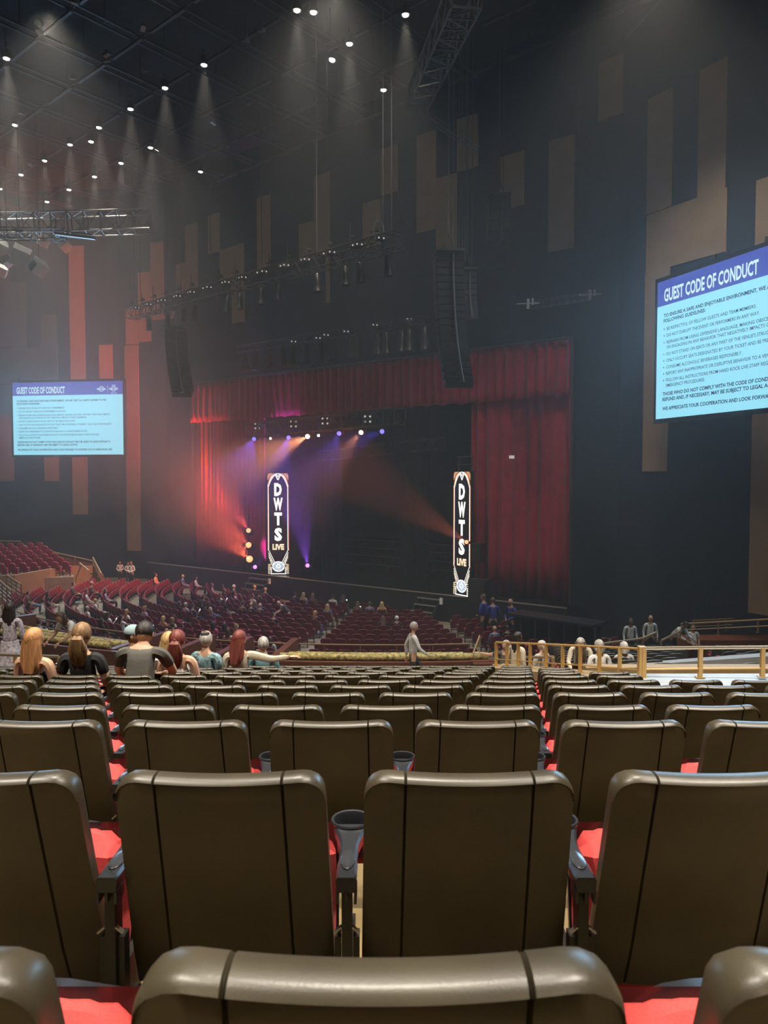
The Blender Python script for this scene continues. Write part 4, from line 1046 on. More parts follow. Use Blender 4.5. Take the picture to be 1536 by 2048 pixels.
# audience among the red seats: head-top pixel, hair, colours
def take_slot(u, v):
    z = 1.30; p = PH(u, v, z)
    best = None
    for s in slots:
        if s[5]: continue
        d = (Vector((s[0].x, s[0].y, 0)) - Vector((p.x, p.y, 0))).length
        if best is None or d < best[0]: best = (d, s)
    best[1][5] = True; return best[1]
AUD = [
 (683, 1185, 'sit', 'short', 'dark', 'white', 'dark-haired man in a white shirt in the upper middle red seats'), (699, 1192, 'sit_phone', 'long', 'brown', 'black', 'brown-haired woman in black right of the man in white shirt'),
 (732, 1203, 'sit', 'short', 'brown', 'denim', 'man in dark blue shirt left of the blonde in peach top'), (745, 1205, 'sit', 'long', 'blonde', 'peach', 'blonde woman in peach top near the end of the upper red rows'),
 (782, 1234, 'sit', 'bun', 'white', 'black', 'person with white hair alone among the middle red seats'), (670, 1212, 'sit', 'long', 'blonde', 'denim', 'blonde woman in light denim shirt by a red aisle seat'),
 (689, 1203, 'sit_phone', 'long', 'brown', 'olive', 'woman in dark olive holding up a bright phone'), (640, 1222, 'sit_turn', 'long', 'ginger', 'black', 'strawberry blonde woman looking sideways below the standing man'),
 (600, 1187, 'sit', 'long', 'blonde', 'cream', 'blonde woman in cream, left one of two before the stage'), (617, 1190, 'sit', 'long', 'lightbrown', 'olive', 'fair-haired woman, right one of two before the stage'),
 (544, 1166, 'sit', 'bald', 'dark', 'black', 'bald man in the front red rows under the lit sign'), (573, 1170, 'sit', 'bald', 'dark', 'grey', 'balding man in grey shirt near the stage'), (610, 1178, 'sit', 'short', 'dark', 'black', 'dark-haired man closest to the stage edge'),
 (438, 1168, 'sit', 'short', 'white', 'grey', 'white-haired person in the far left red rows'), (425, 1187, 'sit_phone', 'long', 'brown', 'white', 'woman in white reading a phone in the left red rows'),
 (385, 1150, 'sit', 'curly', 'dark', 'white', 'curly-haired person in white nearest the dark left stage end'), (403, 1143, 'sit', 'bald', 'dark', 'denim', 'balding man in navy shirt at the left stage end'),
 (420, 1166, 'sit', 'long', 'brown', 'lilac', 'woman in lilac by the left stage end'), (316, 1147, 'sit', 'curly', 'brown', 'peach', 'curly-haired person in peach at the end of a slanting red row'),
 (452, 1177, 'sit', 'long', 'brown', 'black', 'long-haired woman in black beside the white-haired person'), (476, 1180, 'sit', 'long', 'dark', 'lilac', 'woman with black hair in lilac top below the small stairs'),
 (497, 1183, 'sit', 'curly', 'brown', 'grey', 'curly-haired person in grey in the middle rows'), (508, 1190, 'sit_turn', 'short', 'brown', 'cream', 'man in cream turning right in the middle rows'),
 (446, 1195, 'sit', 'long', 'brown', 'black', 'woman in black among a cluster in the left middle rows'), (462, 1200, 'sit', 'short', 'dark', 'olive', 'dark-haired man in olive in the left middle cluster'),
 (484, 1206, 'sit', 'bald', 'dark', 'black', 'bald man in black shirt, left of a pair'), (498, 1207, 'sit', 'bald', 'dark', 'grey', 'bald man in grey shirt, right of a pair'),
 (398, 1192, 'sit_turn', 'long', 'dark', 'black', 'black-haired woman turning to talk in the left rows'), (391, 1204, 'sit', 'long', 'brown', 'cream', 'woman in cream talking with the black-haired woman'),
 (347, 1206, 'sit', 'short', 'grey', 'lilac', 'grey-haired person in lilac left of a phone'), (360, 1208, 'sit_phone', 'short', 'dark', 'grey', 'man in grey lit by his phone in the left rows'),
 (330, 1205, 'sit', 'long', 'brown', 'black', 'woman in black left of the grey-haired person'), (420, 1200, 'sit_phone', 'long', 'dark', 'black', 'black-haired woman holding her phone high'),
 (333, 1232, 'sit', 'long', 'blonde', 'peach', 'blonde woman in peach, left of two blondes'), (350, 1234, 'sit', 'long', 'lightbrown', 'cream', 'fair-haired woman in cream, right of two blondes'),
 (288, 1212, 'sit', 'curly', 'ginger', 'lilac', 'person with pinkish hair and lilac shirt standing out in the left rows'), (254, 1216, 'sit', 'long', 'ginger', 'white', 'ginger-haired woman in white in the left rows'),
 (210, 1224, 'sit_phone', 'long', 'dark', 'white', 'black-haired woman in white reading a white phone'), (196, 1198, 'sit', 'short', 'blonde', 'white', 'fair-haired person in white shirt at the end of a slanting row'),
 (158, 1212, 'sit', 'short', 'grey', 'white', 'grey-haired person in white above the stepping woman'), (150, 1203, 'sit', 'cap', 'grey', 'cream', 'person in a pale cap above the stepping woman'),
 (172, 1183, 'sit', 'short', 'dark', 'white', 'dark-haired man in white slouching in a slanting row'), (165, 1163, 'sit', 'short', 'grey', 'grey', 'grey-haired man in the left slanting rows'),
 (124, 1153, 'sit_turn', 'curly', 'brown', 'peach', 'curly-haired person at the top of the left slanting rows'), (143, 1154, 'sit', 'short', 'dark', 'black', 'dark-haired man at the top of the left slanting rows'),
 (133, 1166, 'sit', 'short', 'dark', 'grey', 'man in grey in the left slanting rows near the fascia'), (56, 1182, 'sit', 'short', 'dark', 'olive', 'dark-haired person in olive in the leftmost slanting row'),
 (67, 1185, 'sit', 'long', 'dark', 'black', 'black-haired woman in black in the leftmost slanting row'), (210, 1180, 'sit', 'long', 'brown', 'lilac', 'woman in lilac between two slanting rows'),
 (288, 1240, 'sit_phone', 'short', 'dark', 'black', 'dark-haired man with a bright phone above the pale blue cap'), (236, 1232, 'sit_arm', 'long', 'dark', 'white', 'black-haired woman in white stretching one arm sideways'),
 (222, 1240, 'sit', 'long', 'dark', 'black', 'black-haired woman left of the outstretched white sleeve'), (187, 1245, 'sit', 'curly', 'brown', 'peach', 'curly-haired person in peach right of the stepping woman'),
 (105, 1243, 'sit', 'long', 'dark', 'white', 'black-haired woman in white behind the left box rail'), (92, 1238, 'sit', 'short', 'dark', 'lilac', 'dark-haired person behind the left box rail'), (123, 1245, 'sit', 'long', 'brown', 'cream', 'brown-haired woman in cream behind the left box rail'),
 (75, 1250, 'sit', 'long', 'dark', 'white', 'black-haired woman with patterned top nearest the standing dress'), (330, 1258, 'sit', 'bald', 'dark', 'orange', 'bald person in orange shirt behind the box rail'), (318, 1250, 'sit', 'short', 'dark', 'cream', 'dark-haired person in cream next to the orange shirt'),
 (402, 1247, 'sit', 'long', 'dark', 'pink', 'dark-haired woman in bright pink top'), (410, 1248, 'sit', 'long', 'dark', 'black', 'dark-haired woman in black right of the pink top'), (434, 1250, 'sit_turn', 'long', 'lightbrown', 'black', 'fair-haired woman in black turned right near the box rail'),
 (450, 1260, 'sit', 'long', 'brown', 'cream', 'brown-haired woman in cream just behind the box rail'), (524, 1274, 'sit', 'long', 'brown', 'white', 'long-haired person in white below the box rail'), (472, 1284, 'sit', 'short', 'white', 'black', 'white-haired head showing just over the box rail'),
 (505, 1286, 'sit', 'short', 'grey', 'cream', 'grey-haired head left of the long-haired person in white'), (992, 1254, 'sit', 'short', 'blonde', 'denim', 'fair-haired person in pale blue shirt in the right red block'), (1016, 1256, 'sit', 'short', 'dark', 'black', 'dark-haired person in black in the right red block'),
 (541, 1228, 'sit_turn', 'short', 'dark', 'black', 'dark-haired person seated left of the standing man'), (760, 1236, 'sit_phone', 'long', 'brown', 'black', 'brown-haired woman with phone left of the white-haired head')]
for i_, (u, v, kd, hr, hc, tp, lab) in enumerate(AUD):
    s = take_slot(u, v); s[5] = True
    person(s[0], math.radians(s[1]), kd, hr, hc, 'top_short' if i_ % 3 else 'top_long', tp, ('black', 'denim', 'khaki')[i_ % 3], i_ % 5 == 2 and 1 or 0, lab, sc_=1.0)
stand_at(578, 1202, 36.5, 'bend', 'bald', 'dark', 'top_short', 'grey', 'black', 0, 'bald man in dark polo shirt standing and reaching among the red seats', floor=0.0, rz=1.6, h=1.6)
# ------------------------------------------------------------------ the red seats themselves
slots.sort(key=lambda s: s[0].y)
uo = ur = False; cnt = 0; rest = MB()
bm_ = shell_mesh(.46, .46, .38, .90, .05, 0, .10, (), 6, dip=-0.03, bow=.03); cm_ = cushion_mb(.45, .42, .09, 3, 3); xform(cm_, Matrix.Rotation(math.radians(78), 3, 'X'), (0, .34, .22))
restc = MB(); restr = MB()
rowcnt = {}
for s in slots:
    p, a, ri, bi, k, occ = s; rz = math.radians(a); cnt += 1
    if cnt <= 300 or occ:
        lab = '%s%s red seat from left, %s row from stage, %s block' % ('occupied ' if occ else '', nth(k + 1), nth(ri + 1), ('far left', 'left', 'centre left', 'centre right', 'right')[bi])
        pr = redo if occ else red
        if (occ and not uo) or (not occ and not ur):
            pr.location = p; pr.rotation_euler = (0, 0, rz); pr['label'] = lab
            if occ: uo = True
            else: ur = True
        else: dup(pr, p, rz, lab)
    else:
        R = Matrix.Rotation(rz, 3, 'Z')
        rest.add([R @ Vector(q) + p for q in bm_.v], bm_.f); restc.add([R @ Vector(q) + p for q in cm_.v], cm_.f)
        for sx in (-1, 1): restr.box(R @ Vector((sx * .255, .2, .3)) + p, (.04, .2, .6), R)
t = thing('distant_orchestra_seats', 'mass of the farthest maroon seats in curved rows before the stage', 'seats'); t['kind'] = 'stuff'
for nm, mb_, mt in (('backrests', rest, M['redback']), ('seat_cushions', restc, M['redcush']), ('seat_frames', restr, M['arm'])):
    o = obj(nm, mb_, mt, t, True); o['kind'] = 'stuff'
# ------------------------------------------------------------------ boxes with gold benches
BX = [(23.9, .78), (24.9, 1.0), (26.0, 1.22)]
def arc_pts(r, a0, a1, z, n=14): return [ring(r, a0 + (a1 - a0) * i / n, z) for i in range(n + 1)]
def ring_wall(mb, r0, r1, a0, a1, z0, z1, n=14):
    vs = []; 
    for p, q in zip(arc_pts(r0, a0, a1, 0, n), arc_pts(r1, a0, a1, 0, n)): vs += [(p.x, p.y, z0), (q.x, q.y, z0), (q.x, q.y, z1), (p.x, p.y, z1)]
    fs = []
    for i in range(n):
        a = i * 4
        for j in range(4): fs.append((a + j, a + 4 + j, a + 4 + (j + 1) % 4, a + (j + 1) % 4))
    fs += [(0, 1, 2, 3), (n * 4 + 3, n * 4 + 2, n * 4 + 1, n * 4)]
    mb.add(vs, fs)
m = MB()
for i, (r, h) in enumerate(BX): ring_wall(m, r - .85, r + .25, -50, 7.5, 0, h - .05)
struct('floor_boxes', m, M['wood'])
bench_lab = {0: 'far', 1: 'middle', 2: 'near'}
segs = [(-49, -38, 'left end of the hall'), (-37, -20, 'left of the wooden dividers'), (-7.0, 7.0, 'centre, behind the walking usher')]
for i, (r, h) in enumerate(BX):
    for a0, a1, wh in segs:
        if wh.startswith('centre'): a1 = a1 - (2.4 if i == 0 else 1.2 if i == 1 else 0) ; 
        t = thing('gold_bench', 'long bench upholstered in gold flecked velvet, %s row, %s' % (bench_lab[i], wh), 'bench', group='gold velvet benches')
        zb = h + .80
        m = MB(); pts = arc_pts(r - .02, a0, a1, zb); m.tube([p + Vector((0, 0, 0)) for p in pts], .115, 10); obj('back_roll', m, M['gold'], t, True)
        m = MB(); ring_wall(m, r - .1, r + .06, a0, a1, h - .05, zb); obj('backrest', m, M['wood'], t)
        m = MB(); ring_wall(m, r - .62, r - .1, a0, a1, h - .05, h + .38); obj('seat', m, M['wood'], t)
dv = 0
for a in (-37.5, -19.5, -15, -11.5, -7.5):
    dv += 1; m = MB(); 
    p = ring(23.2, a); q = ring(26.2, a); d = (q - p).normalized(); n = Vector((-d.y, d.x, 0)) * .12
    m.prism([((p - n).x, (p - n).y), ((p + n).x, (p + n).y), ((q + n).x, (q + n).y), ((q - n).x, (q - n).y)], 0.4, 2.0)
    tag(obj('box_divider', m, M['wood']), 'red brown wooden divider between the viewing boxes, %s from the left' % nth(dv), 'partition', 'box dividers')
m = MB(); ring_wall(m, 26.25, 26.4, -50, 7.5, 0, 1.97); tag(obj('box_back_wall', m, M['wood']), 'curved red brown wooden wall behind the last gold benches', 'wall')
# end box with handrails
pe = PY(967, 1300, 22.4)
t = thing('podium_box', 'square reddish wooden box at the right end of the gold benches', 'podium', (pe.x, pe.y, 0))
m = MB(); m.box((0, 0, .95), (.62, .6, 1.9)); m.box((0, 0, 1.92), (.70, .68, .05)); obj('casing', m, M['wood'], t)
rail('stair_railing', [(pe.x - .35, 22.5, 1.7), (pe.x - .05, 22.9, 2.3)], 'short sloping bronze handrail beside the square wooden box', .32, .6, .03, .05, (), M['rail'])
rail('stair_railing', [(pe.x - 1.4, 24.6, 1.25), (pe.x - .45, 22.8, 1.75)], 'bronze handrail going down to the red seats left of the wooden box', .3, .8, .03, .05, (), M['rail'])
rail('low_railing', [(pe.x + .4, 21.4, 1.95), (3.4, 19.5, 2.2), (3.3, 14.5, 3.4)], 'low bronze railing between the wooden box and the flat brass posts', .55, 1.2, .03, .05, (.5,), M['rail'])
m = MB(); ring_wall(m, 22.60, 22.75, -50, 7.5, 0, 1.25, 20); tag(obj('orchestra_barrier', m, M['wood']), 'curved wooden barrier between the red seats and the gold benches', 'wall')
rail('box_railing', arc_pts(22.68, -50, 7.5, 1.25, 18), 'long curved bronze double rail behind the last red seats', .42, 1.5, .03, .035, (.25,), M['rail'])
# left end: tube rails and curved ledges near the standing woman
rail('tube_railing', [PY(-30, 1323, 14.0), PY(30, 1325, 14.0), PY(118, 1328, 14.0)], 'bright bent tube rail low at the left edge behind the blonde head', .14, 1.2, .03, .05, (), M['brass'], M['cap'])
# ------------------------------------------------------------------ far left raised tier
def tp(u, v, y): return PY(u, v, y)
fa = [tp(-40, 1172, 44.0), tp(30, 1160, 44.5), tp(100, 1150, 46), tp(145, 1139, 48), tp(206, 1150, 51)]
t = thing('raised_tier', 'raised seating tier at the far left with a plain tan fascia', 'tier')
m = MB(); vs = []
tops = [tp(-40, 1155, 44.0), tp(30, 1150, 44.5), tp(100, 1138, 46), tp(145, 1132, 48), tp(185, 1131, 50)]
fr = []
for p in tops: fr.append((p.x, p.y, p.z))
n = len(fr)
for x, y, z in fr: vs += [(x, y, 0), (x, y, z)]
m.add(vs, [(2 * i, 2 * i + 2, 2 * i + 3, 2 * i + 1) for i in range(n - 1)])
o = obj('fascia', m, M['tan'], t); o.modifiers.new('s', 'SOLIDIFY').thickness = .2
# seating steps climbing away to the left wall
rows = []
for j in range(6):
    off = Vector((-.35, .86, 0)) * j; a = Vector((tops[0].x - 3, 43.6, 0)) + off; b = Vector((tops[2].x + 1.3 - .35 * j, 46.3, 0)) + off
    z = 1.40 + .17 * j; rows.append((a, b, z))
    d = (b - a).normalized(); n_ = Vector((-d.y, d.x, 0)) * .95
    m = MB(); m.prism([(a.x, a.y), (b.x, b.y), ((b + n_).x, (b + n_).y), ((a + n_).x, (a + n_).y)], 0, z); obj('tread', m, M['floor2'], t)
ts = make_small('tier_chair', M['pinkseat'], M['pinkseat'], None, group='seats on the raised left tier'); first = True
for j, (a, b, z) in enumerate(rows):
    d = (b - a).normalized(); L = (b - a).length; k = 0; q = .5
    rz = math.atan2(d.y, d.x)
    while q < L - .3 - .3 * j * 0:
        p = a + d * (L - q) + Vector((-d.y, d.x, 0)) * .45; u = 768 + p.x / p.y * FPX; q += .60
        if u < -12: break
        k += 1; lab = 'rose red seat on the raised left tier, %s row up, %s from its right end' % (nth(j + 1), nth(k))
        if first: first = False; ts.location = (p.x, p.y, z); ts.rotation_euler = (0, 0, rz + PI * 0 - .55); ts['label'] = lab
        else: dup(ts, (p.x, p.y, z), rz - .55, lab)
# parapet and rail at the back of the tier
bk = [tp(-40, 1094, 53.8), tp(42, 1096, 53.8), tp(186, 1128, 53.8), tp(203, 1150, 52.5)]
m = MB(); vs = []
for p in bk: vs += [(p.x, p.y, 0), (p.x, p.y, p.z)]
m.add(vs, [(2 * i, 2 * i + 2, 2 * i + 3, 2 * i + 1) for i in range(3)])
o = obj('parapet', m, M['wood']); o.modifiers.new('s', 'SOLIDIFY').thickness = .15; tag(o, 'sloping brown parapet behind the raised left tier', 'wall')
rail('tier_railing', [bk[0], bk[1]], 'level metal railing on the brown parapet above the raised tier', .48, 1.0, .03, .035, (.35, .65), M['pipe'], M['rail'])
rail('tier_railing', [bk[1], bk[2]], 'long sloping bronze railing on the brown parapet above the raised tier', .22, 1.3, .05, .05, (), M['rail'])
rail('tier_railing', [tp(186, 1132, 51.5), tp(203, 1165, 49.5)], 'short steep bronze railing at the foot of the raised tier parapet', .60, .8, .05, .05, (.3, .6), M['rail'])
rail('stair_railing', [tp(160, 1140, 49), tp(178, 1155, 48)], 'short bronze handrail at the stairs right of the tier fascia', .45, .8, .05, .04, (), M['rail'])
rail('stair_railing', [tp(-4, 1196, 39.0), tp(24, 1222, 37.5)], 'bronze stair railing at the left edge below the raised tier', 1.0, .7, .05, .05, (.2, .4, .6, .8), M['rail'])
rail('stair_railing', [tp(14, 1180, 42.5), tp(43, 1200, 41)], 'bronze stair railing just right of the left edge, below the tier', .85, .8, .05, .05, (.25, .5, .75), M['rail'])
t = thing('door_frame_stand', 'small dark open metal table frame right of the raised tier', 'table', PY(160, 1180, 50.0) * 1.0)
m = MB()
for sx in (-.8, .8): m.box((sx, 0, .55), (.07, .07, 1.1))
obj('leg', m, M['metal_dk'], t); m = MB(); m.box((0, 0, 1.12), (1.75, .5, .08)); obj('tabletop', m, M['metal_dk'], t)
# ------------------------------------------------------------------ right: far handrails, low platform
rail('far_railing', [PY(1362, 1272, 27.5), PY(1600, 1262, 25.0)], 'long bronze handrail along the right wall beyond the staff', .45, 1.4, .035, .045, (.5,), M['rail'])
rail('far_railing', [PY(1385, 1265, 31.0), PY(1600, 1257, 28)], 'thin metal railing closest to the right wall', .5, 1.3, .03, .035, (.5,), M['rail'])
rail('sloping_railing', [PY(1322, 1295, 24.2), PY(1360, 1275, 25.4)], 'bronze handrail sloping up below the leaning guard', .22, 1.2, .04, .05, (), M['rail'])
rail('sloping_railing', [PY(1205, 1299, 25.5), PY(1285, 1288, 26.0), PY(1312, 1276, 26.2)], 'bronze handrail sloping up below the bald guard', .20, 1.3, .04, .05, (), M['rail'])
m = MB(); m.box((17.0, 27.9, .75), (12.0, 1.0, 1.5)); struct('floor_side_terrace', m, M['wood'])
t = thing('low_platform', 'low black skirted platform right of the blue jackets', 'platform')
pa, pb = PY(1012, 1226, 31.5), PY(1187, 1246, 28.8)
m = MB(); d = Vector((pb.x - pa.x, pb.y - pa.y, 0)).normalized(); nn = Vector((-d.y, d.x, 0)) * 1.2
m.prism([(pa.x, pa.y), (pb.x, pb.y), (pb.x + nn.x, pb.y + nn.y), (pa.x + nn.x, pa.y + nn.y)], pa.z - .1, pa.z); obj('deck', m, M['blk'], t)
for i in range(7):
    p = pa.lerp(pb, i / 6); m = MB(); m.box((p.x + nn.x * .1, p.y + .1, (pa.z - .1) / 2), (.06, .06, pa.z - .1)); obj('leg', m, M['pipe'], t)
m = MB(); q = nn * .5; m.prism([((pa + q).x, (pa + q).y), ((pb + q).x, (pb + q).y), ((pb + q * 1.2).x, (pb + q * 1.2).y), ((pa + q * 1.2).x, (pa + q * 1.2).y)], 0, pa.z - .1); obj('skirt', m, M['drape'], t)
# ------------------------------------------------------------------ trusses
def truss(name, a, b, sz, label, n=None, mt=None, up=None, cat='truss'):
    a, b = Vector(a), Vector(b); d = (b - a); L = d.length; z = d.normalized()
    u = Vector(up) if up else Vector((0, 0, 1)); x = z.cross(u).normalized(); y = x.cross(z)
    t = thing(name, label, cat, a); mt = mt or M['truss']; c = [(x * sx + y * sy) * sz / 2 for sx, sy in ((-1, -1), (1, -1), (1, 1), (-1, 1))]
    for k in c: m = MB(); m.tube([k, k + d], sz * .045, 6); obj('chord', m, mt, t)
    n = n or max(2, int(L / sz)); m = MB()
    for i in range(n + 1):
        p = z * (L * i / n)
        for j in range(4):
            m.bar(c[j] + p, c[(j + 1) % 4] + p, sz * .05)
            if i < n: q = z * (L * (i + 1) / n); m.bar((c[j] if i % 2 else c[(j + 1) % 4]) + p, (c[(j + 1) % 4] if i % 2 else c[j]) + q, sz * .04)
    obj('lattice', m, mt, t)
    return t
def cables(name, pts, label, z1=CEIL, r=.02, grp=None):
    t = thing(name, label, 'cable', pts[0], 0, grp)
    for p in pts: m = MB(); q = Vector(p) - Vector(pts[0]); m.tube([q, q + Vector((0, 0, z1 - p[2]))], r, 5); obj('hoist_cable', m, M['pipe'], t)
    return t
fl0 = PY(262, 628, 46.5); fl1 = PY(800, 480, 29.5)
ftb = truss('lighting_truss', fl0, fl1, .62, 'long lighting truss hung in front of the stage, loaded with small lamps', 36)
dF = (fl1 - fl0); LF = dF.length; zF = dF.normalized(); up_ = Vector((0, 0, 1)); sdF = zF.cross(up_).normalized()
DOT = glow('lens_glint', (1.0, .90, .80), .45)
def fixture(loc, rz, tilt, label, grp, kind='can', s=1.0, lens=None, first={}):
    key = (kind, lens.name if lens else '')
    if key in first:
        o = dup(first[key], loc, rz, label, grp); o.rotation_euler = (tilt, 0, rz); o.scale = (s, s, s); return o
    t = thing('stage_lamp', label, 'lamp', loc, rz, grp); t.rotation_euler = (tilt, 0, rz); t.scale = (s, s, s)
    if kind == 'can':     # hanging cone-shaped spot, pointing down along -z
        m = MB(); m.lathe([(.05, 0), (.10, -.06), (.115, -.35), (.15, -.62), (.16, -.64), (.14, -.62)], 10); obj('housing', m, M['can'], t, True)
        m = MB(); m.tube([(-.14, 0, -.2), (-.14, 0, .06), (.14, 0, .06), (.14, 0, -.2)], .015, 5); m.bar((0, 0, .06), (0, 0, .2), .05); obj('yoke', m, M['truss'], t)
        if lens: m = MB(); m.lathe([(.10, -.641), (.10, -.65)], 10); obj('lens', m, lens, t)
    elif kind == 'head':  # moving head
        m = MB(); m.box((0, 0, .12), (.34, .28, .16)); obj('base', m, M['blk'], t)
        m = MB(); m.box((-.19, 0, -.1), (.05, .18, .36)); m.box((.19, 0, -.1), (.05, .18, .36)); obj('yoke', m, M['blk'], t)
        m = MB(); m.lathe([(.06, .12), (.13, .04), (.15, -.1), (.15, -.28), (.13, -.30)], 12, (0, 0, -.12)); hd = obj('head', m, M['blk'], t, True)
        if lens: m = MB(); m.lathe([(.125, -.425), (.11, -.436), (.02, -.44)], 14); obj('lens', m, lens, hd, True)
    elif kind == 'quad':  # four-lens blinder facing -y
        m = MB(); m.box((0, .06, 0), (.46, .10, .46)); obj('housing', m, M['blk'], t)
        for sx in (-1, 1):
            for sz in (-1, 1): m = MB(); m.lathe([(.06, 0), (.055, .008), (.0, .014)], 10, (sx * .14, 0, sz * .14), R=Matrix.Rotation(PI / 2, 3, 'X')); obj('lens', m, lens, t, True)
    elif kind == 'pair':
        m = MB(); m.box((0, .05, 0), (.40, .16, .18)); obj('housing', m, M['blk'], t)
        for sx in (-1, 1): m = MB(); m.lathe([(.038, 0), (.034, .012), (.0, .016)], 10, (sx * .10, -.03, 0), R=Matrix.Rotation(PI / 2, 3, 'X')); obj('lens', m, lens, t, True)
    register(t); first[key] = t; return t
for i in range(26):
    q = .08 + .88 * i / 25 + (.009 if i % 2 else -.006) * (1 + i % 3 * .5); p = fl0 + dF * q
    fixture(p + sdF * .42 + Vector((0, 0, .10)), .3, 0, 'small twin lamp on the front lighting truss, %s from its left end' % nth(i + 1), 'twin lamps on the front truss', 'pair', 1.0, DOT)
for i, q in enumerate((.10, .2, .28, .33, .47, .52, .60, .66, .78, .86, .90, .97)):
    p = fl0 + dF * q - Vector((0, 0, .45)); fixture(p, .5 * i, .06, 'cone-shaped spotlight hanging under the front truss, %s from its left end' % nth(i + 1), 'cone spotlights under the front truss', 'can', 1.25)
for i in range(17):
    q = i / 16; p = fl0 + dF * q + Vector((0, 0, .5)); m = MB(); m.bar((0, 0, -.2), (0, 0, .35 + .2 * (i % 3)), .035); m.bar((-.18, 0, .1), (.2, 0, .12), .04); m.box((.1, 0, .2), (.14, .1, .12)); o = obj('clamp_bracket', m, M['truss']); o.location = p; tag(o, 'small clamp and cable box on top of the front truss, %s from its left end' % nth(i + 1), 'bracket', 'clamps on the front truss')
cables('hoist_cables', [fl0 + dF * q + Vector((0, 0, .3)) for q in (.02, .2, .4, .6, .78, .98)], 'thin hoist cables holding the front lighting truss', r=.022)
m = MB(); pL_ = PY(757, 462, 30.3); pts = []
for i in range(34): a = i / 33 * 2 * PI * 3; pts.append(pL_ + Vector(((.20 + .02 * math.sin(i)) * math.cos(a), .05 * math.sin(i * .7), .42 * math.sin(a) + .03 * math.cos(i * 1.3))))
m.tube(pts, .022, 5); tag(obj('cable_coil', m, M['alu']), 'coiled pale cable hanging at the right end of the front lighting truss', 'cable')
# lower row of cone spots over the stage opening
l0 = PY(478, 700, 48.5); l1 = PY(852, 640, 36.5)
tr2 = truss('lighting_truss', l0, l1, .40, 'dark lighting bar with hanging cone spotlights above the crimson valance', 24)
for i, u in enumerate((492, 512, 540, 567, 586, 614, 640, 667, 705, 716, 757, 773, 806, 820, 850)):
    q = (u - 478) / 374; q = q * 36.5 / (48.5 - q * 12) * 1.0 if False else q * 48.5 ** 0
    # perspective-correct position along the bar
    x0, y0, x1, y1 = l0.x, l0.y, l1.x, l1.y; k_ = (u - 768) / FPX; q = (k_ * y0 - x0) / ((x1 - x0) - k_ * (y1 - y0)); q = max(0, min(1, q))
    fixture(l0.lerp(l1, q) - Vector((0, 0, .3)), .4 * i, .05 * (i % 3 - 1), 'cone spotlight on the dark bar above the valance, %s from its left end' % nth(i + 1), 'cone spotlights above the valance', 'can', 1.7)
for i, (u, v) in enumerate(((587, 683), (636, 676), (652, 670), (692, 663), (750, 650), (818, 638))):
    fixture(PY(u, v, 40 - (u - 587) * .01), .3, 0, 'bright twin lens lamp on the bar above the valance, %s from the left' % nth(i + 1), 'twin lamps above the valance', 'pair', 1.0, DOT)
# truss inside the opening
i0 = PY(500, 862, 48.5); i1 = PY(800, 832, 39.5)
truss('stage_truss', i0, i1, .85, 'aluminium truss inside the stage opening carrying the coloured lamps', 16, M['truss'])
k0 = PY(640, 912, 48.0); k1 = PY(885, 886, 41.5); truss('stage_truss', k0, k1, .6, 'second dark truss farther back inside the stage opening', 12, M['truss'])
for i, u in enumerate((505, 560, 590, 650, 710, 745, 770)):
    pass
LW = glow('lamp_warm', (1.0, .60, .30), 6.0); LBm = glow('lamp_blue', (.12, .10, 1.0), 3.0); LPp = glow('lamp_purple', (.50, .14, 1.0), 3.5); LRd = glow('lamp_red', (1.0, .18, .07), 4.0); LWh = glow('lamp_white', (1.0, .85, .62), 8.0)
LOr = glow('lamp_orange', (1.0, .30, .12), 2.6)
def stage_beam(u, v, y, lens, col, power, target, label, ang=30, s=1.0, kind='head', blend=.5, face=None):
    p = PY(u, v, y); d = (Vector(target) - p).normalized()
    fd = (d.lerp((Vector((-2, 0, EYE)) - p).normalized(), .8)).normalized()      # the lens disc also shows to the seats
    q = fd.to_track_quat('-Z', 'Y').to_euler()
    f = fixture(p, 0, 0, label, 'lit moving lamps', kind, s, lens); f.rotation_euler = q; f.location = p - fd * .43 * s
    if power: 
        o = lamp('stage_beam', 'SPOT', p + fd * .05 + d * .05, power, col, target, .06, ang, blend)
    return f
def inside(u, y): return ST(a_of(u, 0), 3)
stage_beam(615, 873, 43.8, LW, (1, .36, .16), 17000, PY(420, 965, 46), 'brightest orange lamp on the stage truss, left one of two', 50, 1.1, blend=.9)
stage_beam(722, 865, 40.8, LW, (1, .36, .14), 6000, PY(640, 960, 42), 'brightest orange lamp on the stage truss, right one of two', 55, 1.0, blend=.9)
stage_beam(508, 878, 47.5, LBm, (.15, .10, 1), 1800, PY(470, 960, 44), 'blue lamp at the left end of the stage truss', 50)
stage_beam(577, 875, 45.2, LBm, (.15, .10, 1), 1800, PY(540, 980, 43), 'blue lamp left of the orange lamp on the stage truss', 50)
stage_beam(678, 867, 42.3, LBm, (.15, .10, 1), 1800, PY(640, 950, 40), 'blue lamp between the two orange lamps on the stage truss', 50)
stage_beam(764, 863, 40.0, LBm, (.15, .10, 1), 2600, PY(640, 915, 41), 'blue lamp at the right end of the stage truss', 50)
stage_beam(541, 877, 46.2, LWh, None, 0, (-8, 20, 8), 'small white lamp at left on the stage truss', 40, .55)
stage_beam(637, 871, 43.3, LWh, None, 0, (-5, 20, 8), 'small white lamp right of the orange lamp on the stage truss', 40, .6)
for i, (u, v, y) in enumerate(((515, 852, 47.5), (587, 848, 45), (650, 842, 43), (735, 838, 41))):
    fixture(PY(u, v, y), 0, 0, 'four-lens blinder lamp on the stage truss, %s from the left' % nth(i + 1), 'four-lens lamps on the stage truss', 'quad', 1.0, DOT)
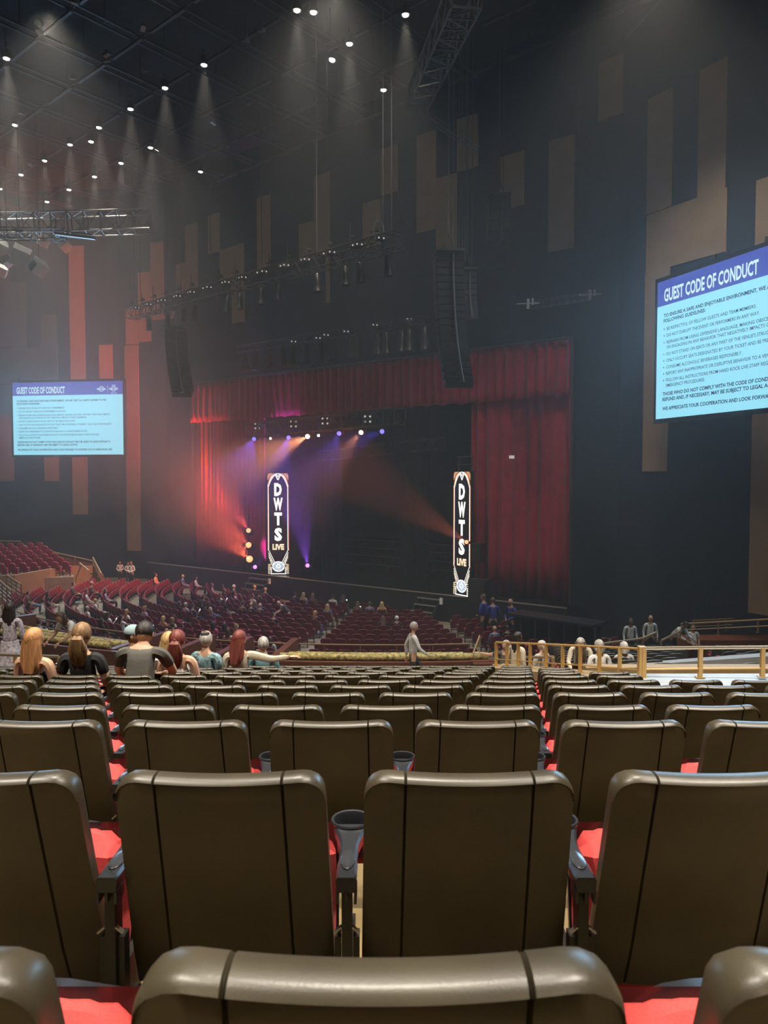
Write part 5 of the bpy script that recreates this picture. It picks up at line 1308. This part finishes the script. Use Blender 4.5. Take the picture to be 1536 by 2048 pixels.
stage_beam(499, 1118, 48.6, LOr, (1, .13, .05), 38000, ST(-27, -1.0, 6.5), 'largest glowing orange lamp of the three left of the sign column, lowest one', 62, 1.75, blend=.9)
stage_beam(497, 1090, 48.6, LOr, (1, .12, .06), 18000, ST(-27, -1.2, 8), 'glowing orange lamp of the three left of the sign column, middle one', 54, 1.5, blend=.9)
stage_beam(497, 1061, 48.6, LOr, (1, .11, .10), 11000, ST(-26, -1.5, 10), 'glowing orange lamp of the three left of the sign column, topmost one', 54, 1.2, blend=.9)
stage_beam(510, 1134, 48.2, LPp, (.42, .10, 1), 2200, PY(550, 1090, 50), 'purple lamp on the stage floor left of the lit sign column', 50)
stage_beam(615, 1131, 46.2, LPp, (.36, .08, 1), 14000, PY(583, 930, 48.5), 'purple lamp on the stage floor right of the lit sign column', 40, blend=.7)
stage_beam(933, 1084, 37.6, LRd, (1, .22, .10), 14000, (-8, 43, 12), 'red lamp shining beside the letters of the right sign column', 34, .8)
t = thing('lamp_stand', 'black vertical stand carrying the three orange lamps', 'stand', (0, 0, 0))
p = PY(499, 1118, 49.1); m = MB(); m.bar((p.x - .02, 49.1, STZ), (p.x - .02, 49.1, 5.2), .07); m.box((p.x, 49.1, STZ + .05), (.8, .6, .08)); obj('pole', m, M['blk'], t)
# speaker stacks at the right wing
def cabinet(u, v, y, dims, label):
    p = PY(u, v, y); t = thing('stage_speaker', label, 'speaker', (p.x, p.y, p.z), SR)
    m = MB(); m.box((0, 0, dims[2] / 2), dims); obj('cabinet', m, M['blk'], t); m = MB(); m.box((0, -dims[1] / 2 - .01, dims[2] / 2), (dims[0] * .9, .02, dims[2] * .9)); obj('grille', m, M['truss'], t)
pz = STZ
for u, y, zz, dims, lab in ((960, 36.6, STZ, (.95, .7, 1.15), 'large black speaker cabinet at the foot of the right crimson curtain'), (957, 36.9, STZ + 1.95, (.5, .5, .95), 'small black speaker high on a pole above the large cabinet')):
    p = PY(u, 1190, y); t = thing('stage_speaker', lab, 'speaker', (p.x, p.y, zz), SR)
    m = MB(); m.box((0, 0, dims[2] / 2), dims); obj('cabinet', m, M['blk'], t); m = MB(); m.box((0, -dims[1] / 2 - .01, dims[2] / 2), (dims[0] * .9, .02, dims[2] * .9)); obj('grille', m, M['truss'], t)
    if zz > 2: m = MB(); m.bar((0, 0, 0), (0, 0, -(zz - STZ)), .05); obj('pole', m, M['blk'], t)
# left truss with the white cubes
truss('ceiling_truss', PY(-60, 454, 41), PY(300, 443, 42.5), 1.05, 'box truss crossing level at the upper left above the white cubes', 11, M['alu'])
truss('ceiling_truss', PY(-60, 466, 38), PY(130, 470, 38.5), .5, 'smaller slanting truss just under the level one at the upper left', 8, M['truss'])
m = MB(); m.box((0, 0, 0), (2.0, .2, .12)); m.box((.2, -.1, .14), (1.4, .1, .05)); o = obj('lamp_bar', m, M['alu']); o.location = PY(150, 472, 37.8); o.rotation_euler = (0, .12, 0); tag(o, 'bright short metal bar below the level truss', 'bar')
cub = [(40, 512, .86, .3), (77, 534, .68, .8), (-4, 495, .75, .5), (14, 521, .5, 1.2), (88, 481, .52, .5), (129, 490, .52, 1.0), (4, 542, .5, .2)]
for i, (u, v, s, rr) in enumerate(cub):
    p = PY(u, v, 39.5 + i * .2); t = thing('pendant_cube', 'pale pendant cube hung by a wire, %s' % ('largest one at the centre of the cluster', 'tilted one low at the right of the cluster', 'one cut by the left picture edge', 'small one behind the largest', 'small one directly under the truss', 'small one farthest right', 'lowest one near the left picture edge')[i], 'pendant', p, 0, 'pale pendant cubes')
    R = Matrix.Rotation(rr, 3, 'Z') @ Matrix.Rotation(.5 + .3 * rr, 3, 'X') @ Matrix.Rotation(.4, 3, 'Y'); m = MB(); m.box((0, 0, 0), (s, s, s), R); obj('cube_shade', m, M['white'], t)
    m = MB(); m.tube([(0, 0, s * .5), (0, 0, 8)], .012, 4); obj('wire', m, M['pipe'], t)
# ladder truss at the upper right, seen end-on
truss('overhead_truss', PY(935, -20, 20.5), PY(835, 200, 31.5), .80, 'aluminium box truss running away overhead at the top, right of centre', 13, M['pipe'])
truss('overhead_truss', PY(828, 215, 31.5), PY(955, 300, 33), .22, 'thin dark spreader bar across the tan panel above the line array', 10, M['truss'])
# line arrays
def line_array(u0, v0, u1, v1, y, n, wd, label, curve=1.0, mt=None, rz=0.0, blueedge=False):
    a = PY(u0, v0, y); b = PY(u1, v1, y); t = thing('line_array', label, 'speaker', a, rz, 'hanging line arrays')
    H = a.z - b.z; hh = H / n
    for i in range(n):
        q = (i + .5) / n; z = -q * H; yy = -0.9 * curve * (q ** 3) * .6; xx = (b.x - a.x) * (q ** 2.2); tl = .75 * curve * q ** 3
        R = Matrix.Rotation(tl, 3, 'X')
        m = MB(); m.box((xx, yy, z), (wd, .75, hh * .93), R); m.box((xx - wd * .27, yy - .39, z), (wd * .40, .03, hh * .74), R); m.box((xx + wd * .27, yy - .39, z), (wd * .40, .03, hh * .74), R)
        o = obj('speaker_module', m, mt or M['blk'], t)
    m = MB(); m.box((0, 0, .12), (wd, 1.1, .1)); m.bar((-.3, 0, .1), (0, 0, .9), .05); m.bar((.3, 0, .1), (0, 0, .9), .05); obj('fly_frame', m, M['truss'], t)
    m = MB(); m.tube([(0, 0, .9), (0, 0, CEIL - a.z)], .03, 5); m.tube([(.25, .3, .1), (.25, .3, CEIL - a.z)], .02, 5); obj('hoist_cable', m, M['pipe'], t)
    m = MB(); pts = [(wd * .1 + (b.x - a.x) * ((k / 12) ** 2.2), -.45 - 0.9 * curve * ((k / 12) ** 3) * .6 - .05 * (k / 12), -k / 12 * H) for k in range(13)]; m.tube(pts, .035, 5); obj('cable', m, M['pipe'], t)
    return t
line_array(897, 512, 912, 770, 31.0, 18, 1.15, 'long curved black line array speaker hanging before the crimson valance', 1.0, mt=M['metal_dk'], rz=.1)
line_array(934, 548, 938, 640, 34.0, 8, .75, 'shorter black speaker column just right of the long line array', .3)
line_array(998, 400, 994, 488, 36.0, 4, 1.0, 'faint grid-like speaker block hanging in front of a tan panel', 0, mt=M['truss'])
line_array(352, 660, 372, 790, 44.0, 14, 1.1, 'dim curved line array speaker hanging at the left of the stage', 1.0)
cables('hoist_cables', [PY(u, 520, 33.0) for u in (918, 924, 930)], 'bundle of thin cables hanging above the line array', r=.018)
cables('hoist_cables', [PY(766, 450, 30.2)], 'single long cable rising from the coil at the truss end', r=.018)
cables('hoist_cables', [PY(281, 600, 44.0), PY(655, 500, 36)], 'pair of thin cables dropping to the front truss at left', r=.018)
m = MB(); pts = [on_wall('R2', 1268, 82, .5), on_wall('R2', 1352, -4, .5)]; m.tube(pts, .03, 5); tag(obj('wall_conduit', m, M['pipe']), 'thin slanting conduit high on the right wall near the top edge', 'conduit')
for i, (u, v, w_) in enumerate(((1180, 590, 'S'), (1056, 608, 'S'))):
    p = PY(u, v, 34.0); m = MB(); m.box((0, 0, 0), (.12, .12, .45)); m.box((.2, 0, .1), (.08, .1, .3)); m.bar((-.5, 0, 0), (.5, 0, .05), .05); o = obj('rigging_point', m, M['alu']); o.location = p; tag(o, ('small bright rigging bracket hanging right of the stage opening', 'small dim rigging bracket above the right end of the valance')[i], 'bracket')
pp = truss('side_boom', PY(1056, 612, 34.2), PY(1180, 592, 33.8), .3, 'thin dark boom hanging above the right end of the valance', 8)
# ------------------------------------------------------------------ ceiling downlights
DL = [(594, 22, 0), (627, 26, 1), (811, 31, 0), (699, 89, 0), (664, 121, 2), (767, 181, 3), (408, 131, 0), (330, 177, 0), (261, 219, 0), (198, 256, 0), (140, 290, 0), (89, 322, 0), (42, 350, 0), (0, 378, 0),
      (13, 118, 0), (30, 251, 0), (182, 284, 1), (242, 327, 0), (189, 354, 0), (138, 380, 0), (94, 404, 0), (301, 296, 0), (314, 300, 4), (401, 344, 5)]
DLM = glow('downlight_lens', (1.0, .92, .78), 38.0)
md_ = 'x'
for i, (u, v, bk) in enumerate(DL):
    p = PH(u, v, 26.9)
    t = thing('downlight', 'bright ceiling downlight, %s from the top of the picture' % nth(sorted(range(len(DL)), key=lambda q: DL[q][1] + DL[q][0] * .001).index(i) + 1), 'light', p, 0, 'ceiling downlights')
    if i == 0:
        m1 = MB(); m1.lathe([(.10, .45), (.17, .38), (.20, .02), (.20, 0), (.17, .02)], 12); me1 = m1.mesh('can', True)
        m2 = MB(); m2.lathe([(.13, .0), (.11, -.012), (.03, -.02)], 12); me2 = m2.mesh('lens', True)
        m3 = MB(); m3.tube([(-.2, 0, .2), (-.2, 0, .55), (.2, 0, .55), (.2, 0, .2)], .015, 5); m3.bar((0, 0, .55), (0, 0, .75), .04); me3 = m3.mesh('yoke')
    obj('housing', me1, M['truss'], t); l_ = obj('lens', me2, DLM, t); obj('yoke', me3, M['truss'], t)
    if bk == 0: tg = p + Vector((.4, 0, -20)); an = 34; pw = 4200
    elif bk == 1: tg = p + Vector((0, 0, -20)); an = 8; pw = 1500
    elif bk == 2: tg = PY(600, 480, 34.5); an = 7; pw = 3500
    elif bk == 3: tg = p + Vector((0, 0, -20)); an = 4; pw = 1200
    elif bk == 4: tg = PY(255, 480, 47); an = 9; pw = 2500
    else: tg = PY(392, 620, 48.5); an = 6; pw = 3500
    d = (Vector(tg) - p).normalized()
    if bk: t.rotation_euler = d.to_track_quat('-Z', 'Y').to_euler()
    lamp('downlight_beam', 'SPOT', p + d * .1, pw, (1.0, .92, .78), tg, .12, an, .6)
# small grey fixture bodies near the ceiling bars
for i, (u, v) in enumerate(((150, 4), (77, 47), (78, 63), (286, 55), (213, 108), (213, 120), (145, 155), (495, 80), (523, 60), (45, 226), (427, 245), (60, 328), (455, 292), (498, 205), (290, 140))):
    m = MB(); m.box((0, 0, 0), (.32, .2, .16)); m.box((0, 0, .12), (.05, .05, .2)); o = obj('unlit_fixture', m, M['alu']); o.location = PH(u, v, 27.0); o.rotation_euler = (0, .3, i * .7); tag(o, 'small unlit grey fixture under the ceiling grid, %s from the top of the picture' % nth(sorted([q[1] for q in ((150, 4), (77, 47), (78, 63), (286, 55), (213, 108), (213, 120), (145, 155), (495, 80), (523, 60), (45, 226), (427, 245), (60, 328), (455, 292), (498, 205), (290, 140))]).index(v) + 1), 'fixture', 'unlit ceiling fixtures')
# small exit-like glints
for i, (u, v, y) in enumerate(((1026, 914, 0), (35, 1101, 52.0))):
    p = ST(a_of(1026, WB - .1), WB - .25, 0) if i == 0 else PY(u, v, y)
    if i == 0: p.z = PY(u, v, p.y).z
    m = MB(); m.box((0, 0, 0), (.18, .05, .10) if i == 0 else (.14, .14, .14)); m.box((0, .05, 0), (.26, .05, .16)); o = obj('wall_light', m, DOT if i == 0 else LWh); o.location = p
    tag(o, ('tiny pale lamp glinting on the right crimson curtain', 'tiny bright white lamp above the raised left tier seats')[i], 'lamp')
# ------------------------------------------------------------------ haze
def haze(name, dens, col, aniso, dims, loc, label, ell=None):
    mt = bpy.data.materials.new(name); mt.use_nodes = True; nt = mt.node_tree; nt.nodes.clear()
    o_ = nt.nodes.new('ShaderNodeOutputMaterial'); v_ = nt.nodes.new('ShaderNodeVolumeScatter'); v_.inputs['Color'].default_value = (*col, 1); v_.inputs['Density'].default_value = dens; v_.inputs['Anisotropy'].default_value = aniso
    nt.links.new(v_.outputs[0], o_.inputs['Volume'])
    m = MB(); m.ell((0, 0, 0), dims, 32, 20) if ell else m.box((0, 0, 0), dims); o = obj(name, m, mt); o.location = loc; tag(o, label, 'haze', None, 'stuff'); return o
haze('haze', HZ, (1, 1, 1), .25, (60, 46, 28.4), (-6, 37, 14.4), 'thin grey theatrical haze hanging in the whole hall')
for k_, (dn, sc_k) in enumerate(((.0045, 1.0), (.0065, .76), (.0085, .52))):
    haze('stage_haze', dn, (1, .96, .98), .2, (7.2 * sc_k, 5.0 * sc_k, 8.5 * sc_k), PY(455, 930, 45.5), 'dense smoke around the orange lamps, %s layer' % ('outer', 'middle', 'inner')[k_], True)
for k_, (dn, sc_k) in enumerate(((.0055, .88),)):
    haze('stage_haze', dn, (1, .96, 1), .2, (6.5 * sc_k, 4.0 * sc_k, 4.2 * sc_k), PY(650, 930, 42.6), 'thin smoke under the lamps of the stage truss, single layer', True)
for k_, sc_k in enumerate((1.0, .72)):
    haze('upper_haze', .0026, (1, 1, 1), .25, (15 * sc_k, 15 * sc_k, 11 * sc_k), (-21, 38.5, 15.5), 'milky haze hanging over the left half of the hall, %s layer' % ('outer', 'inner')[k_], True)
